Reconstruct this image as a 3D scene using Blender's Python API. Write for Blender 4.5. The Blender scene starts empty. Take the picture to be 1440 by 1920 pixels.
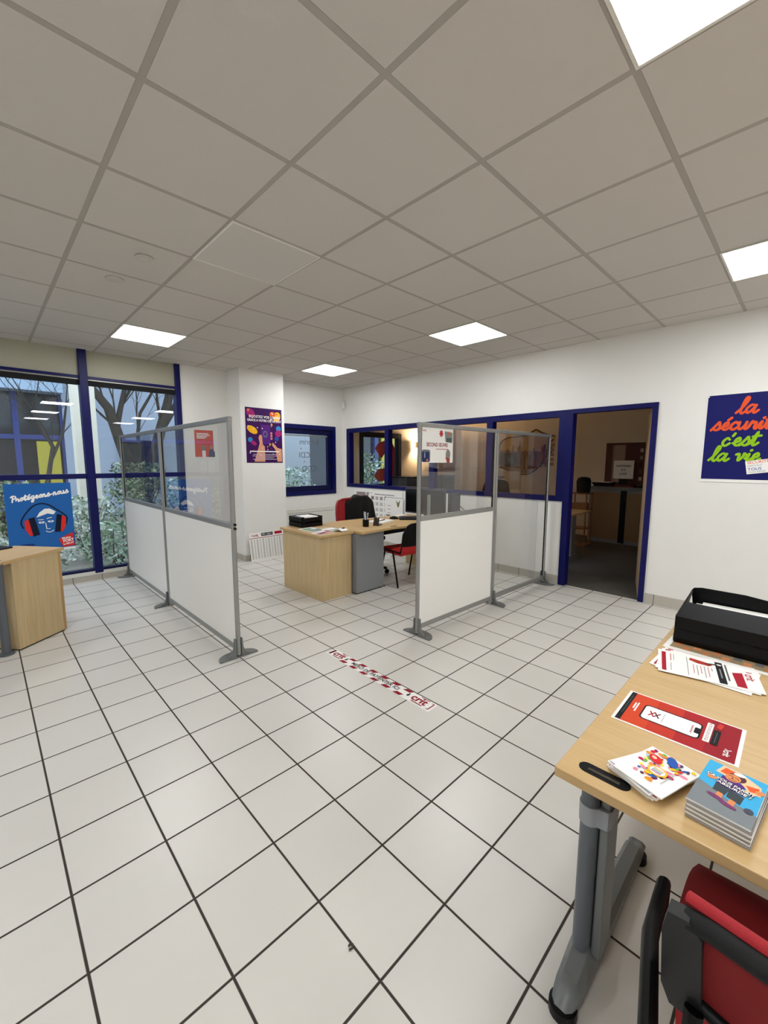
import bpy, bmesh, math, random
from mathutils import Matrix, Vector
random.seed(7)
PI = math.pi
C = bpy.context.scene.collection
SC = bpy.context.scene
V = Vector

# ------------------------------------------------------------------ materials
def lin(c):
    return c / 12.92 if c <= 0.04045 else ((c + 0.055) / 1.055) ** 2.4
def hexc(h):
    h = h.lstrip('#')
    return tuple(lin(int(h[i:i + 2], 16) / 255) for i in (0, 2, 4)) + (1,)
MATS = {}
def mat(name, col, rough=0.5, metal=0.0, spec=0.5, noise=0.0, nscale=40, bump=0.0, bscale=200, emit=None, estr=0.0, stretch=None):
    if name in MATS: return MATS[name]
    m = bpy.data.materials.new(name); m.use_nodes = True
    nt = m.node_tree; b = nt.nodes['Principled BSDF']
    c = hexc(col) if isinstance(col, str) else col
    b.inputs['Base Color'].default_value = c
    b.inputs['Roughness'].default_value = rough
    b.inputs['Metallic'].default_value = metal
    b.inputs['Specular IOR Level'].default_value = spec
    if emit is not None:
        b.inputs['Emission Color'].default_value = hexc(emit) if isinstance(emit, str) else emit
        b.inputs['Emission Strength'].default_value = estr
    if noise or bump:
        tc = nt.nodes.new('ShaderNodeTexCoord')
        mp = nt.nodes.new('ShaderNodeMapping'); nt.links.new(tc.outputs['Object'], mp.inputs['Vector'])
        if stretch: mp.inputs['Scale'].default_value = stretch
    if noise:
        n = nt.nodes.new('ShaderNodeTexNoise'); n.inputs['Scale'].default_value = nscale
        n.inputs['Detail'].default_value = 4
        nt.links.new(mp.outputs['Vector'], n.inputs['Vector'])
        mx = nt.nodes.new('ShaderNodeMix'); mx.data_type = 'RGBA'
        mx.inputs[6].default_value = tuple(min(1, x * (1 - noise)) for x in c[:3]) + (1,)
        mx.inputs[7].default_value = tuple(min(1, x * (1 + noise)) for x in c[:3]) + (1,)
        nt.links.new(n.outputs['Fac'], mx.inputs[0])
        nt.links.new(mx.outputs[2], b.inputs['Base Color'])
    if bump:
        n2 = nt.nodes.new('ShaderNodeTexNoise'); n2.inputs['Scale'].default_value = bscale
        n2.inputs['Detail'].default_value = 3
        nt.links.new(mp.outputs['Vector'], n2.inputs['Vector'])
        bp = nt.nodes.new('ShaderNodeBump'); bp.inputs['Strength'].default_value = bump
        bp.inputs['Distance'].default_value = 0.002
        nt.links.new(n2.outputs['Fac'], bp.inputs['Height']); nt.links.new(bp.outputs['Normal'], b.inputs['Normal'])
    MATS[name] = m
    return m

def glass(name, tint=(1, 1, 1, 1), boost=1.0, ior=1.5):
    if name in MATS: return MATS[name]
    m = bpy.data.materials.new(name); m.use_nodes = True
    nt = m.node_tree; nt.nodes.clear()
    out = nt.nodes.new('ShaderNodeOutputMaterial')
    tr = nt.nodes.new('ShaderNodeBsdfTransparent'); tr.inputs['Color'].default_value = tint
    gl = nt.nodes.new('ShaderNodeBsdfGlossy'); gl.inputs['Roughness'].default_value = 0.0
    fr = nt.nodes.new('ShaderNodeFresnel'); fr.inputs['IOR'].default_value = ior
    mu = nt.nodes.new('ShaderNodeMath'); mu.operation = 'MULTIPLY'; mu.inputs[1].default_value = boost; mu.use_clamp = True
    ge = nt.nodes.new('ShaderNodeNewGeometry'); fb = nt.nodes.new('ShaderNodeMath'); fb.operation = 'SUBTRACT'; fb.inputs[0].default_value = 1
    nt.links.new(ge.outputs['Backfacing'], fb.inputs[1])
    m0 = nt.nodes.new('ShaderNodeMath'); m0.operation = 'MULTIPLY'
    nt.links.new(fr.outputs[0], m0.inputs[0]); nt.links.new(fb.outputs[0], m0.inputs[1]); nt.links.new(m0.outputs[0], mu.inputs[0])
    mx = nt.nodes.new('ShaderNodeMixShader')
    nt.links.new(mu.outputs[0], mx.inputs[0]); nt.links.new(tr.outputs[0], mx.inputs[1]); nt.links.new(gl.outputs[0], mx.inputs[2])
    nt.links.new(mx.outputs[0], out.inputs['Surface'])
    MATS[name] = m
    return m

def grid_mat(name, pitch, ox, oy, width, tile, joint, rough, tnoise, depth, spec=0.5, jrough=0.8, width2=None, micro=0.0):
    """square grid in object XY: tile colour, joint colour, joint bump, small tone change from tile to tile"""
    m = bpy.data.materials.new(name); m.use_nodes = True
    nt = m.node_tree; b = nt.nodes['Principled BSDF']; N = nt.nodes.new; L = nt.links.new
    tc = N('ShaderNodeTexCoord'); sp = N('ShaderNodeSeparateXYZ'); L(tc.outputs['Object'], sp.inputs[0])
    def math_(op, a, bb=None):
        n = N('ShaderNodeMath'); n.operation = op
        for i, x in enumerate((a, bb)):
            if x is None: continue
            if isinstance(x, (int, float)): n.inputs[i].default_value = x
            else: L(x, n.inputs[i])
        return n.outputs[0]
    dist = []; cells = []
    for ax, o in (('X', ox), ('Y', oy)):
        t = math_('DIVIDE', math_('SUBTRACT', sp.outputs[ax], o), pitch)
        fl = math_('FLOOR', t); fr = math_('SUBTRACT', t, fl)
        d = math_('SUBTRACT', 0.5, math_('ABSOLUTE', math_('SUBTRACT', fr, 0.5)))
        dist.append(math_('MULTIPLY', d, pitch)); cells.append(fl)
    w2 = width2 or width
    masks = []
    for d, w in zip(dist, (width, w2)):
        mr = N('ShaderNodeMapRange'); mr.inputs[1].default_value = w / 2 - 0.0008; mr.inputs[2].default_value = w / 2 + 0.0008
        L(d, mr.inputs[0]); masks.append(mr.outputs[0])
    mask = math_('MINIMUM', masks[0], masks[1])
    cb = N('ShaderNodeCombineXYZ'); L(cells[0], cb.inputs[0]); L(cells[1], cb.inputs[1])
    wn = N('ShaderNodeTexWhiteNoise'); wn.noise_dimensions = '3D'; L(cb.outputs[0], wn.inputs['Vector'])
    nz = N('ShaderNodeTexNoise'); nz.inputs['Scale'].default_value = 3.0; nz.inputs['Detail'].default_value = 6; nz.inputs['Roughness'].default_value = 0.65
    L(tc.outputs['Object'], nz.inputs['Vector'])
    s = math_('ADD', math_('MULTIPLY', wn.outputs['Value'], 0.5), math_('MULTIPLY', nz.outputs['Fac'], 0.5))
    c = hexc(tile)
    mx = N('ShaderNodeMix'); mx.data_type = 'RGBA'; L(s, mx.inputs[0])
    mx.inputs[6].default_value = tuple(x * (1 - tnoise) for x in c[:3]) + (1,)
    mx.inputs[7].default_value = tuple(min(1, x * (1 + tnoise)) for x in c[:3]) + (1,)
    m2 = N('ShaderNodeMix'); m2.data_type = 'RGBA'; L(mask, m2.inputs[0])
    m2.inputs[6].default_value = hexc(joint); L(mx.outputs[2], m2.inputs[7])
    L(m2.outputs[2], b.inputs['Base Color'])
    rr = N('ShaderNodeMapRange'); L(mask, rr.inputs[0]); rr.inputs[3].default_value = jrough; rr.inputs[4].default_value = rough
    L(rr.outputs[0], b.inputs['Roughness'])
    b.inputs['Specular IOR Level'].default_value = spec
    bp = N('ShaderNodeBump'); bp.inputs['Distance'].default_value = depth; bp.inputs['Strength'].default_value = 1.0
    h = mask
    if micro:
        n3 = N('ShaderNodeTexNoise'); n3.inputs['Scale'].default_value = 220; n3.inputs['Detail'].default_value = 3
        L(tc.outputs['Object'], n3.inputs['Vector'])
        h = math_('ADD', mask, math_('MULTIPLY', n3.outputs['Fac'], micro))
    L(h, bp.inputs['Height']); L(bp.outputs['Normal'], b.inputs['Normal'])
    MATS[name] = m
    return m

white_wall = mat('wall_paint', '#e7e5e1', 0.85, noise=0.02, nscale=6, bump=0.25, bscale=350)
panel_beige = mat('spandrel_panel', '#aaa795', 0.7, noise=0.02, nscale=8)
tan_wall = mat('office_paint', '#d9cbb8', 0.85, noise=0.03, nscale=5)
blue = mat('blue_lacquer', '#05084f', 0.42, spec=0.25)
blue_dark = mat('blue_lacquer_window', '#04063a', 0.42, spec=0.25)
alu = mat('aluminium', '#9a9a97', 0.38, 0.55)
alu_dark = mat('grey_plastic', '#6d6e6d', 0.5)
screen_white = mat('screen_panel', '#eceae5', 0.45, noise=0.015, nscale=90)
black = mat('black_plastic', '#040405', 0.42, spec=0.2)
black_matte = mat('black_matte', '#0b0b0c', 0.85, bump=0.3, bscale=500)
coat_m = mat('coat_cloth', '#070708', 0.95, bump=0.4, bscale=300)
grey_steel = mat('grey_steel', '#5a5f66', 0.42, 0.15)
grey_foot = mat('grey_foot_paint', '#6b6e6e', 0.35, 0.1)
grey_panel = mat('grey_cabinet', '#84868a', 0.55)
white_p = mat('paper_white', '#eeece8', 0.7)
white_enamel = mat('white_enamel', '#dcdad2', 0.45)
red_mesh = mat('red_mesh_fabric', '#a01822', 0.8, noise=0.25, nscale=500, bump=0.6, bscale=900)
red_fabric = mat('red_fabric', '#780306', 0.85, noise=0.08, nscale=300)
red_seat = mat('red_seat_fabric', '#b3150f', 0.8, noise=0.06, nscale=200)
tape_m = mat('clear_tape', '#8f9298', 0.2)
tan_door = mat('tan_door_paint', '#b49c80', 0.6)
carpet = mat('dark_carpet', '#4d4a47', 0.95, noise=0.25, nscale=260)
dark_grey = mat('dark_grey', '#34353a', 0.6)
def wood(name, a, b_, axis):
    m = bpy.data.materials.new(name); m.use_nodes = True
    nt = m.node_tree; b = nt.nodes['Principled BSDF']; N = nt.nodes.new; L = nt.links.new
    tc = N('ShaderNodeTexCoord'); mp = N('ShaderNodeMapping'); L(tc.outputs['Object'], mp.inputs[0])
    mp.inputs['Scale'].default_value = {'x': (1.2, 22, 22), 'y': (22, 1.2, 22), 'z': (22, 22, 1.2)}[axis]
    n = N('ShaderNodeTexNoise'); n.inputs['Scale'].default_value = 2.2; n.inputs['Detail'].default_value = 7; n.inputs['Distortion'].default_value = 0.7
    L(mp.outputs[0], n.inputs['Vector'])
    r = N('ShaderNodeValToRGB'); r.color_ramp.elements[0].position = 0.3; r.color_ramp.elements[1].position = 0.72
    r.color_ramp.elements[0].color = hexc(a); r.color_ramp.elements[1].color = hexc(b_)
    L(n.outputs['Fac'], r.inputs[0]); L(r.outputs[0], b.inputs['Base Color'])
    b.inputs['Roughness'].default_value = 0.42
    MATS[name] = m
    return m
beech_x = wood('beech_top_x', '#bd9b68', '#c8a978', 'x')
beech_y = wood('beech_top_y', '#bd9b68', '#c8a978', 'y')
beech_z = wood('beech_side', '#bda377', '#cbb48a', 'z')
beech_edge = mat('beech_edge', '#b48d5a', 0.5)
wood_orange = wood('orange_wood', '#8a5a2a', '#a06a34', 'z')
pane_glass = glass('window_glass', (0.93, 0.95, 0.95, 1), 2.0)
inner_glass = glass('inner_glass', (0.95, 0.96, 0.96, 1), 0.7)
screen_glass = glass('screen_glass', (0.965, 0.97, 0.965, 1), 2.2)

# ------------------------------------------------------------------ mesh helpers
class MB:
    def __init__(s): s.bm = bmesh.new(); s.mi = 0
    def _m(s, faces):
        for f in faces: f.material_index = s.mi
    def box(s, lo, hi, M=None, bevel=0):
        vs = [s.bm.verts.new((lo[0] if i & 1 == 0 else hi[0], lo[1] if i & 2 == 0 else hi[1], lo[2] if i & 4 == 0 else hi[2])) for i in range(8)]
        fs = [s.bm.faces.new([vs[i] for i in q]) for q in ((0, 2, 3, 1), (4, 5, 7, 6), (0, 1, 5, 4), (2, 6, 7, 3), (0, 4, 6, 2), (1, 3, 7, 5))]
        s._m(fs)
        if bevel:
            es = list({e for f in fs for e in f.edges})
            r = bmesh.ops.bevel(s.bm, geom=es, offset=bevel, segments=2, affect='EDGES', profile=0.5)
            vs = list({v for f in r['faces'] for v in f.verts} | {v for v in vs if v.is_valid})
            allf = {f for v in vs for f in v.link_faces}; s._m(allf)
        if M is not None:
            for v in vs: v.co = M @ v.co
        return s
    def prism(s, pts, axis, a, b, M=None):
        """polygon pts in the plane normal to axis, from a to b along it"""
        def P(p, t):
            return {'x': (t, p[0], p[1]), 'y': (p[0], t, p[1]), 'z': (p[0], p[1], t)}[axis]
        A = [s.bm.verts.new(P(p, a)) for p in pts]; B = [s.bm.verts.new(P(p, b)) for p in pts]
        fs = [s.bm.faces.new(A), s.bm.faces.new(B[::-1])]
        n = len(pts)
        for i in range(n): fs.append(s.bm.faces.new((A[i], B[i], B[(i + 1) % n], A[(i + 1) % n])))
        s._m(fs)
        if M is not None:
            for v in A + B: v.co = M @ v.co
        return s
    def tube(s, path, r, seg=10, flat=None, caps=True):
        """round (or flattened) tube along path; r number or list"""
        path = [V(p) for p in path]; n = len(path); rings = []
        rs = r if isinstance(r, (list, tuple)) else [r] * n
        up0 = None
        for i in range(n):
            t = (path[min(i + 1, n - 1)] - path[max(i - 1, 0)]).normalized()
            if up0 is None:
                up0 = V((0, 0, 1)) if abs(t.z) < 0.9 else V((0, 1, 0))
            a = t.cross(up0).normalized(); u = a.cross(t).normalized(); up0 = u
            fx, fy = (1, 1) if flat is None else flat
            rings.append([s.bm.verts.new(path[i] + (a * math.cos(2 * PI * k / seg) * fx + u * math.sin(2 * PI * k / seg) * fy) * rs[i]) for k in range(seg)])
        fs = []
        for i in range(n - 1):
            for k in range(seg):
                fs.append(s.bm.faces.new((rings[i][k], rings[i][(k + 1) % seg], rings[i + 1][(k + 1) % seg], rings[i + 1][k])))
        if caps: fs += [s.bm.faces.new(rings[0][::-1]), s.bm.faces.new(rings[-1])]
        s._m(fs)
        return s
    def lathe(s, prof, center=(0, 0, 0), seg=20, M=None):
        rings = []
        for r, z in prof:
            rings.append([s.bm.verts.new((center[0] + r * math.cos(2 * PI * k / seg), center[1] + r * math.sin(2 * PI * k / seg), center[2] + z)) for k in range(seg)])
        fs = []
        for i in range(len(prof) - 1):
            for k in range(seg): fs.append(s.bm.faces.new((rings[i][k], rings[i][(k + 1) % seg], rings[i + 1][(k + 1) % seg], rings[i + 1][k])))
        fs += [s.bm.faces.new(rings[0][::-1]), s.bm.faces.new(rings[-1])]
        s._m(fs)
        if M is not None:
            for R in rings:
                for v in R: v.co = M @ v.co
        return s
    def grid(s, f, nu, nv, thick=0.0):
        """surface f(u,v)->xyz; optional thickness along the normal"""
        g = [[s.bm.verts.new(f(i / nu, j / nv)) for j in range(nv + 1)] for i in range(nu + 1)]
        fs = [s.bm.faces.new((g[i][j], g[i + 1][j], g[i + 1][j + 1], g[i][j + 1])) for i in range(nu) for j in range(nv)]
        s._m(fs)
        if thick:
            s.bm.normal_update()
            r = bmesh.ops.solidify(s.bm, geom=fs, thickness=thick)
            s._m([x for x in r['geom'] if isinstance(x, bmesh.types.BMFace)])
        return s
    def build(s, name, mats, parent=None, smooth=False, M=None):
        bmesh.ops.recalc_face_normals(s.bm, faces=s.bm.faces)
        me = bpy.data.meshes.new(name); s.bm.to_mesh(me); s.bm.free()
        if not isinstance(mats, (list, tuple)): mats = [mats]
        for m in mats: me.materials.append(m)
        if smooth:
            for p in me.polygons: p.use_smooth = True
            try: me.set_sharp_from_angle(angle=math.radians(40))
            except Exception: pass
        o = bpy.data.objects.new(name, me); C.objects.link(o)
        if M is not None: o.matrix_world = M
        if parent: o.parent = parent
        return o
def tag(o, label=None, cat=None, group=None, kind=None):
    if label: o['label'] = label
    if cat: o['category'] = cat
    if group: o['group'] = group
    if kind: o['kind'] = kind
    return o
def thing(name, label, cat, loc=(0, 0, 0), rot=0, group=None, M=None, kind=None):
    o = bpy.data.objects.new(name, None); C.objects.link(o); o.empty_display_size = 0.1
    if M is not None: o.matrix_world = M
    else: o.location = loc; o.rotation_euler = (0, 0, rot)
    return tag(o, label, cat, group, kind)
def struct(name, mb, mats, label=None, parent=None, smooth=False):
    o = mb.build(name, mats, parent, smooth)
    if not parent: o['kind'] = 'structure'
    if label: o['label'] = label
    return o
def frame(loc, right, up):
    r = V(right).normalized(); n = r.cross(V(up)).normalized(); u = n.cross(r)
    return Matrix(((r.x, u.x, n.x, loc[0]), (r.y, u.y, n.y, loc[1]), (r.z, u.z, n.z, loc[2]), (0, 0, 0, 1)))
def dup(root, label, loc=None, rot=None, group=None, M=None):
    r = root.copy(); C.objects.link(r); r['label'] = label
    if M is not None: r.matrix_world = M
    else:
        if loc is not None: r.location = loc
        if rot is not None: r.rotation_euler = (0, 0, rot)
    if group: r['group'] = group
    for ch in list(root.children):
        c = ch.copy(); C.objects.link(c); c.parent = r
        for g in ch.children:
            d = g.copy(); C.objects.link(d); d.parent = c
    return r

# ------------------------------------------------------------------ flat printed artwork
def smooth_path(pts, n=6):
    if len(pts) < 3: return pts
    P = [pts[0]] + list(pts) + [pts[-1]]; out = []
    for i in range(1, len(P) - 2):
        p0, p1, p2, p3 = P[i - 1], P[i], P[i + 1], P[i + 2]
        for k in range(n):
            t = k / n
            out.append(tuple(0.5 * (2 * p1[j] + (p2[j] - p0[j]) * t + (2 * p0[j] - 5 * p1[j] + 4 * p2[j] - p3[j]) * t * t + (3 * p1[j] - p0[j] - 3 * p2[j] + p3[j]) * t ** 3) for j in (0, 1)))
    out.append(pts[-1]); return out
G = {
 'l': ([[(0, .1), (.5, .9), (.75, 1.75), (.55, 2.0), (.4, 1.5), (.38, .3), (.6, 0), (.9, .3)]], .8),
 'a': ([[(.85, .85), (.45, 1), (.1, .5), (.35, .02), (.75, .5), (.9, .95)], [(.9, .95), (.82, .25), (1, 0), (1.3, .3)]], 1.15),
 's': ([[(-.1, 0), (.4, .9), (.5, 1.1), (.75, .4), (.5, 0), (.15, .12)], [(.6, .03), (1, .3)]], .85),
 'e': ([[(.0, .3), (.6, .6), (.5, 1), (.2, .75), (.2, .2), (.5, 0), (.9, .3)]], .8),
 'é': ([[(.0, .3), (.6, .6), (.5, 1), (.2, .75), (.2, .2), (.5, 0), (.9, .3)], [(.45, 1.3), (.72, 1.6)]], .8),
 'c': ([[(.7, .8), (.45, 1), (.12, .6), (.2, .12), (.5, 0), (.85, .3)]], .78),
 'u': ([[(0, .95), (.05, .3), (.3, 0), (.65, .4), (.75, .95)], [(.75, .95), (.75, .2), (.9, 0), (1.15, .3)]], 1.0),
 'r': ([[(0, .3), (.2, 1), (.3, .8), (.6, .85), (.6, .2), (.75, 0), (.95, .3)]], .82),
 'i': ([[(0, .3), (.25, .95), (.2, .2), (.4, 0), (.62, .3)], [(.28, 1.35), (.34, 1.42)]], .52),
 't': ([[(.05, .3), (.4, 1.7), (.3, .2), (.5, 0), (.8, .3)], [(.05, 1.1), (.8, 1.22)]], .68),
 "'": ([[(.22, 1.6), (.1, 1.25)]], .35),
 'v': ([[(0, .85), (.3, .9), (.4, .05), (.75, .6), (.78, 1), (1, .8)]], .95),
 'P': ([[(.4, 0), (.52, 1.9)], [(-.05, 1.65), (.5, 2), (1.2, 1.7), (1.1, 1.1), (.5, .95)]], 1.1),
 'o': ([[(.5, 1), (.15, .6), (.3, .05), (.7, .3), (.62, .95), (.5, 1), (.95, .85)]], .85),
 'g': ([[(.8, .85), (.4, 1), (.1, .5), (.4, .05), (.8, .6)], [(.85, 1), (.8, -.6), (.5, -1), (.25, -.7), (1, .2)]], 1.0),
 'n': ([[(.05, 0), (.1, .95)], [(.1, .6), (.45, 1), (.6, .7), (.6, .15), (.8, 0), (.98, .25)]], .92),
 '-': ([[(.1, .5), (.5, .52)]], .65), ' ': ([], .55)}
class Art:
    def __init__(s, z0=0.0006, dz=0.00005):
        s.bm = bmesh.new(); s.mats = []; s.z = z0; s.dz = dz
    def _mi(s, m):
        if m not in s.mats: s.mats.append(m)
        return s.mats.index(m)
    def poly(s, pts, m, step=True):
        vs = [s.bm.verts.new((p[0], p[1], s.z)) for p in pts]
        f = s.bm.faces.new(vs); f.material_index = s._mi(m)
        bmesh.ops.triangulate(s.bm, faces=[f]) if len(pts) > 4 else None
        if step: s.z += s.dz
        return s
    def rect(s, x0, y0, x1, y1, m): return s.poly([(x0, y0), (x1, y0), (x1, y1), (x0, y1)], m)
    def rrect(s, x0, y0, x1, y1, r, m):
        pts = []
        for cx, cy, a0 in ((x1 - r, y0 + r, -90), (x1 - r, y1 - r, 0), (x0 + r, y1 - r, 90), (x0 + r, y0 + r, 180)):
            for k in range(6):
                a = math.radians(a0 + 18 * k); pts.append((cx + r * math.cos(a), cy + r * math.sin(a)))
        return s.poly(pts, m)
    def ell(s, cx, cy, rx, ry, m, rot=0, n=20):
        c, d = math.cos(rot), math.sin(rot)
        return s.poly([(cx + rx * math.cos(2 * PI * k / n) * c - ry * math.sin(2 * PI * k / n) * d, cy + rx * math.cos(2 * PI * k / n) * d + ry * math.sin(2 * PI * k / n) * c) for k in range(n)], m)
    def stroke(s, pts, w, m, smooth=True):
        pts = smooth_path(pts) if smooth else pts
        L = []; R = []; n = len(pts)
        for i, p in enumerate(pts):
            a = pts[max(0, i - 1)]; b = pts[min(n - 1, i + 1)]
            dx, dy = b[0] - a[0], b[1] - a[1]; l = math.hypot(dx, dy) or 1e-9
            L.append((p[0] - dy / l * w / 2, p[1] + dx / l * w / 2)); R.append((p[0] + dy / l * w / 2, p[1] - dx / l * w / 2))
        e_ = 6e-6; mi = s._mi(m); z_ = s.z
        Lv = [s.bm.verts.new((p[0], p[1], z_ + e_ * i)) for i, p in enumerate(L)]; Rv = [s.bm.verts.new((p[0], p[1], z_ + e_ * i)) for i, p in enumerate(R)]
        for i in range(n - 1): s.bm.faces.new((Rv[i], Rv[i + 1], Lv[i + 1], Lv[i])).material_index = mi
        s.z = z_ + e_ * n
        for p in (pts[0], pts[-1]): s.z += s.dz * .15; s.ell(p[0], p[1], w / 2, w / 2, m, n=10); s.z -= s.dz
        s.z += s.dz * .3
        return s
    def script(s, txt, x, y, h, m, w=None, rot=0.0, slant=0.25, track=1.0):
        w = w or h * .3; c, d = math.cos(rot), math.sin(rot); px = 0
        for ch in txt:
            st, adv = G[ch]
            for p in st:
                q = [((px + a[0] * h + a[1] * h * slant), a[1] * h) for a in p]
                s.stroke([(x + a * c - b * d, y + a * d + b * c) for a, b in q], w, m)
            px += adv * h * track
        return s
    def text(s, txt, x, y, size, m, rot=0.0, align='LEFT', bold=0.0, shear=0.0, sx=1.0, mirror=False):
        cu = bpy.data.curves.new('t', 'FONT'); cu.body = txt; cu.size = size; cu.align_x = align
        cu.offset = bold * size; cu.shear = shear; cu.resolution_u = 3
        o = bpy.data.objects.new('t', cu); C.objects.link(o)
        bpy.context.view_layer.update()
        me = bpy.data.meshes.new_from_object(o.evaluated_get(bpy.context.evaluated_depsgraph_get()))
        c, d = math.cos(rot), math.sin(rot); mi = s._mi(m); vs = []
        for v in me.vertices:
            a, b = v.co.x * sx * (-1 if mirror else 1), v.co.y
            vs.append(s.bm.verts.new((x + a * c - b * d, y + a * d + b * c, s.z)))
        for p in me.polygons:
            try: f = s.bm.faces.new([vs[i] for i in p.vertices]); f.material_index = mi
            except ValueError: pass
        C.objects.unlink(o); bpy.data.objects.remove(o); bpy.data.curves.remove(cu); bpy.data.meshes.remove(me)
        s.z += s.dz
        return s
    def build(s, name, parent):
        for f in s.bm.faces:
            f.normal_update()
            if f.normal.z < 0: f.normal_flip()
        me = bpy.data.meshes.new(name); s.bm.to_mesh(me); s.bm.free()
        for m in s.mats: me.materials.append(m)
        o = bpy.data.objects.new(name, me); C.objects.link(o); o.parent = parent
        return o
def ink(h, rough=0.6):
    return mat('ink_' + h.strip('#'), h, rough, spec=0.15)
RED = ink('#a31226'); CRIT = ink('#a8162a'); INKW = ink('#f1efec'); INKK = ink('#17171a'); GREY = ink('#8d8d90'); LGREY = ink('#c9c9c9')

# ================================================================== THE SETTING
XW, YW, HC = 3.88, 5.04, 2.813
XB, YB = -4.4, -7.6           # back walls behind the camera
XO = 7.65                     # far wall of the back office
TP = 0.30315

floor_m = grid_mat('floor_tiles', TP, -1.010, 1.116, 0.0078, '#d0ccc5', '#352a24', 0.33, 0.045, 0.0015, spec=0.45)
o = struct('floor', MB().box((XB, YB, -0.05), (XW + 0.04, YW + 0.3, 0)), floor_m, 'cream ceramic floor tiles with dark grout')
struct('floor.001', MB().box((XW + 0.04, -1.4, -0.05), (XO, YW + 0.1, 0)), carpet, 'dark carpet floor of the back office')
ceil_m = grid_mat('ceiling_tiles', 0.6, 0, 0, 0.024, '#cbc6c0', '#aaa49c', 0.9, 0.02, 0.002, spec=0.2, jrough=0.6, micro=0.25)
struct('ceiling', MB().box((XB, YB, HC), (XO + 0.1, YW + 0.3, HC + 0.05)), ceil_m, 'suspended ceiling of square white tiles')

# right wall with the glazed band and the doorway
b = MB()
b.box((XW, YB, 0), (XW + .08, 0, HC)); b.box((XW, 0, 2.09), (XW + .08, 4.945, HC)); b.box((XW, .90, 0), (XW + .08, 4.945, 1.018)); b.box((XW, 4.945, 0), (XW + .08, YW + .2, HC))
struct('wall_right', b, white_wall, 'white wall with blue glazed band and doorway')
# window wall: openings for the big glazing (x<1.0), the small window and the office window
b = MB()
def wallrun(b, y0, y1, x0, x1, holes):
    xs = x0
    for hx0, hx1, z0, z1 in holes:
        b.box((xs, y0, 0), (hx0, y1, HC)); b.box((hx0, y0, 0), (hx1, y1, z0)); b.box((hx0, y0, z1), (hx1, y1, HC)); xs = hx1
    b.box((xs, y0, 0), (x1, y1, HC))
wallrun(b, YW, YW + .2, 0.955, XW + .04, [(2.46, 3.68, .893, 2.12)])
struct('wall_left', b, white_wall, 'white wall beside the glazing and around the small window')
b = MB(); wallrun(b, YW, YW + .2, XW + .081, XO, [(4.27, 5.46, .93, 2.07)])
struct('wall_left.001', b, tan_wall, 'tan outer wall of the back office')
struct('wall_back', MB().box((XB - .1, YB, 0), (XB, YW + .3, HC)), white_wall)
struct('wall_near', MB().box((XB, YB - .1, 0), (XO, YB, HC)), white_wall)
struct('wall_office', MB().box((XO, -1.4, 0), (XO + .1, YW + .2, HC)), tan_wall, 'tan far wall of the back office')
struct('wall_office.001', MB().box((XW + .08, -1.5, 0), (XO, -1.4, HC)), tan_wall)
# square column
b = MB().box((1.65, 4.63, 0), (2.362, YW, HC))
struct('trim_1', b, white_wall, 'white boxed column beside the small window')
# skirting tiles
sk = grid_mat('skirting_tiles', TP, -1.010 + .0, 1.116, 0.006, '#b7b2a8', '#5c544c', 0.4, 0.03, 0.001)
b = MB(); b.box((XW - .009, YB, 0), (XW, 0, .108)); b.box((XW - .009, .905, 0), (XW, YW, .108))
struct('baseboard_right', b, sk, 'grey tile skirting along the right wall')
b = MB(); b.box((.96, YW - .009, 0), (1.65, YW, .108)); b.box((1.641, 4.621, 0), (2.37, 4.63, .09)); b.box((1.641, 4.63, 0), (1.65, YW, .09)); b.box((2.362, 4.63, 0), (2.371, YW, .09)); b.box((2.371, YW - .009, 0), (XW - .01, YW, .108))
struct('baseboard_left', b, sk)

# big glazing ---------------------------------------------------------------
w1 = thing('window_1', None, None, kind='structure')
w1['label'] = 'tall blue framed glazing looking onto trees and shrubs'
MX = [-4.36, -3.28, -2.205, -1.165, -.125]
kerb = MB().box((XB, YW - .015, 0), (.96, YW + .2, .07)); struct('baseboard_window', kerb, sk, 'tiled kerb under the tall glazing')
struct('sill', MB().box((XB, YW - .02, .07), (.96, YW + .2, .112)), white_enamel, parent=w1)
y0, y1 = YW + .02, YW + .085
for x in MX[1:]:
    MB().box((x - .045, YW - .03, .09), (x + .042, YW + .1, HC), bevel=.004).build('mullion', blue, w1)
MB().box((.915, YW - .02, .098), (.985, YW + .1, HC), bevel=.004).build('mullion', blue, w1)
edges = [(XB, -3.325), (-3.238, -2.25), (-2.163, -1.21), (-1.123, -.17), (-.083, .915)]
for xa, xb in edges:
    MB().box((xa, y0 - .02, .112), (xb, y1, .142)).build('bottom_rail', blue_dark, w1)
    MB().box((xa, y0 - .03, 1.277), (xb, y1, 1.337), bevel=.003).build('transom', blue, w1)
    MB().box((xa, y0 - .03, 2.478), (xb, y1, 2.508)).build('top_rail', blue, w1)
    MB().box((xa, y0 - .01, 2.462), (xb, y1, 2.478)).build('blind_box', alu, w1)
    MB().box((xa, y0, 2.405), (xb, y1, 2.462)).build('blind_brush', black_matte, w1)
    MB().box((xa, y0 - .01, 2.508), (xb, y1, HC)).build('spandrel_panel', panel_beige, w1)
    MB().box((xa, YW + .055, .135), (xb, YW + .061, 1.277)).build('pane', pane_glass, w1)
    MB().box((xa, YW + .055, 1.337), (xb, YW + .061, 2.405)).build('pane', pane_glass, w1)
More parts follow.
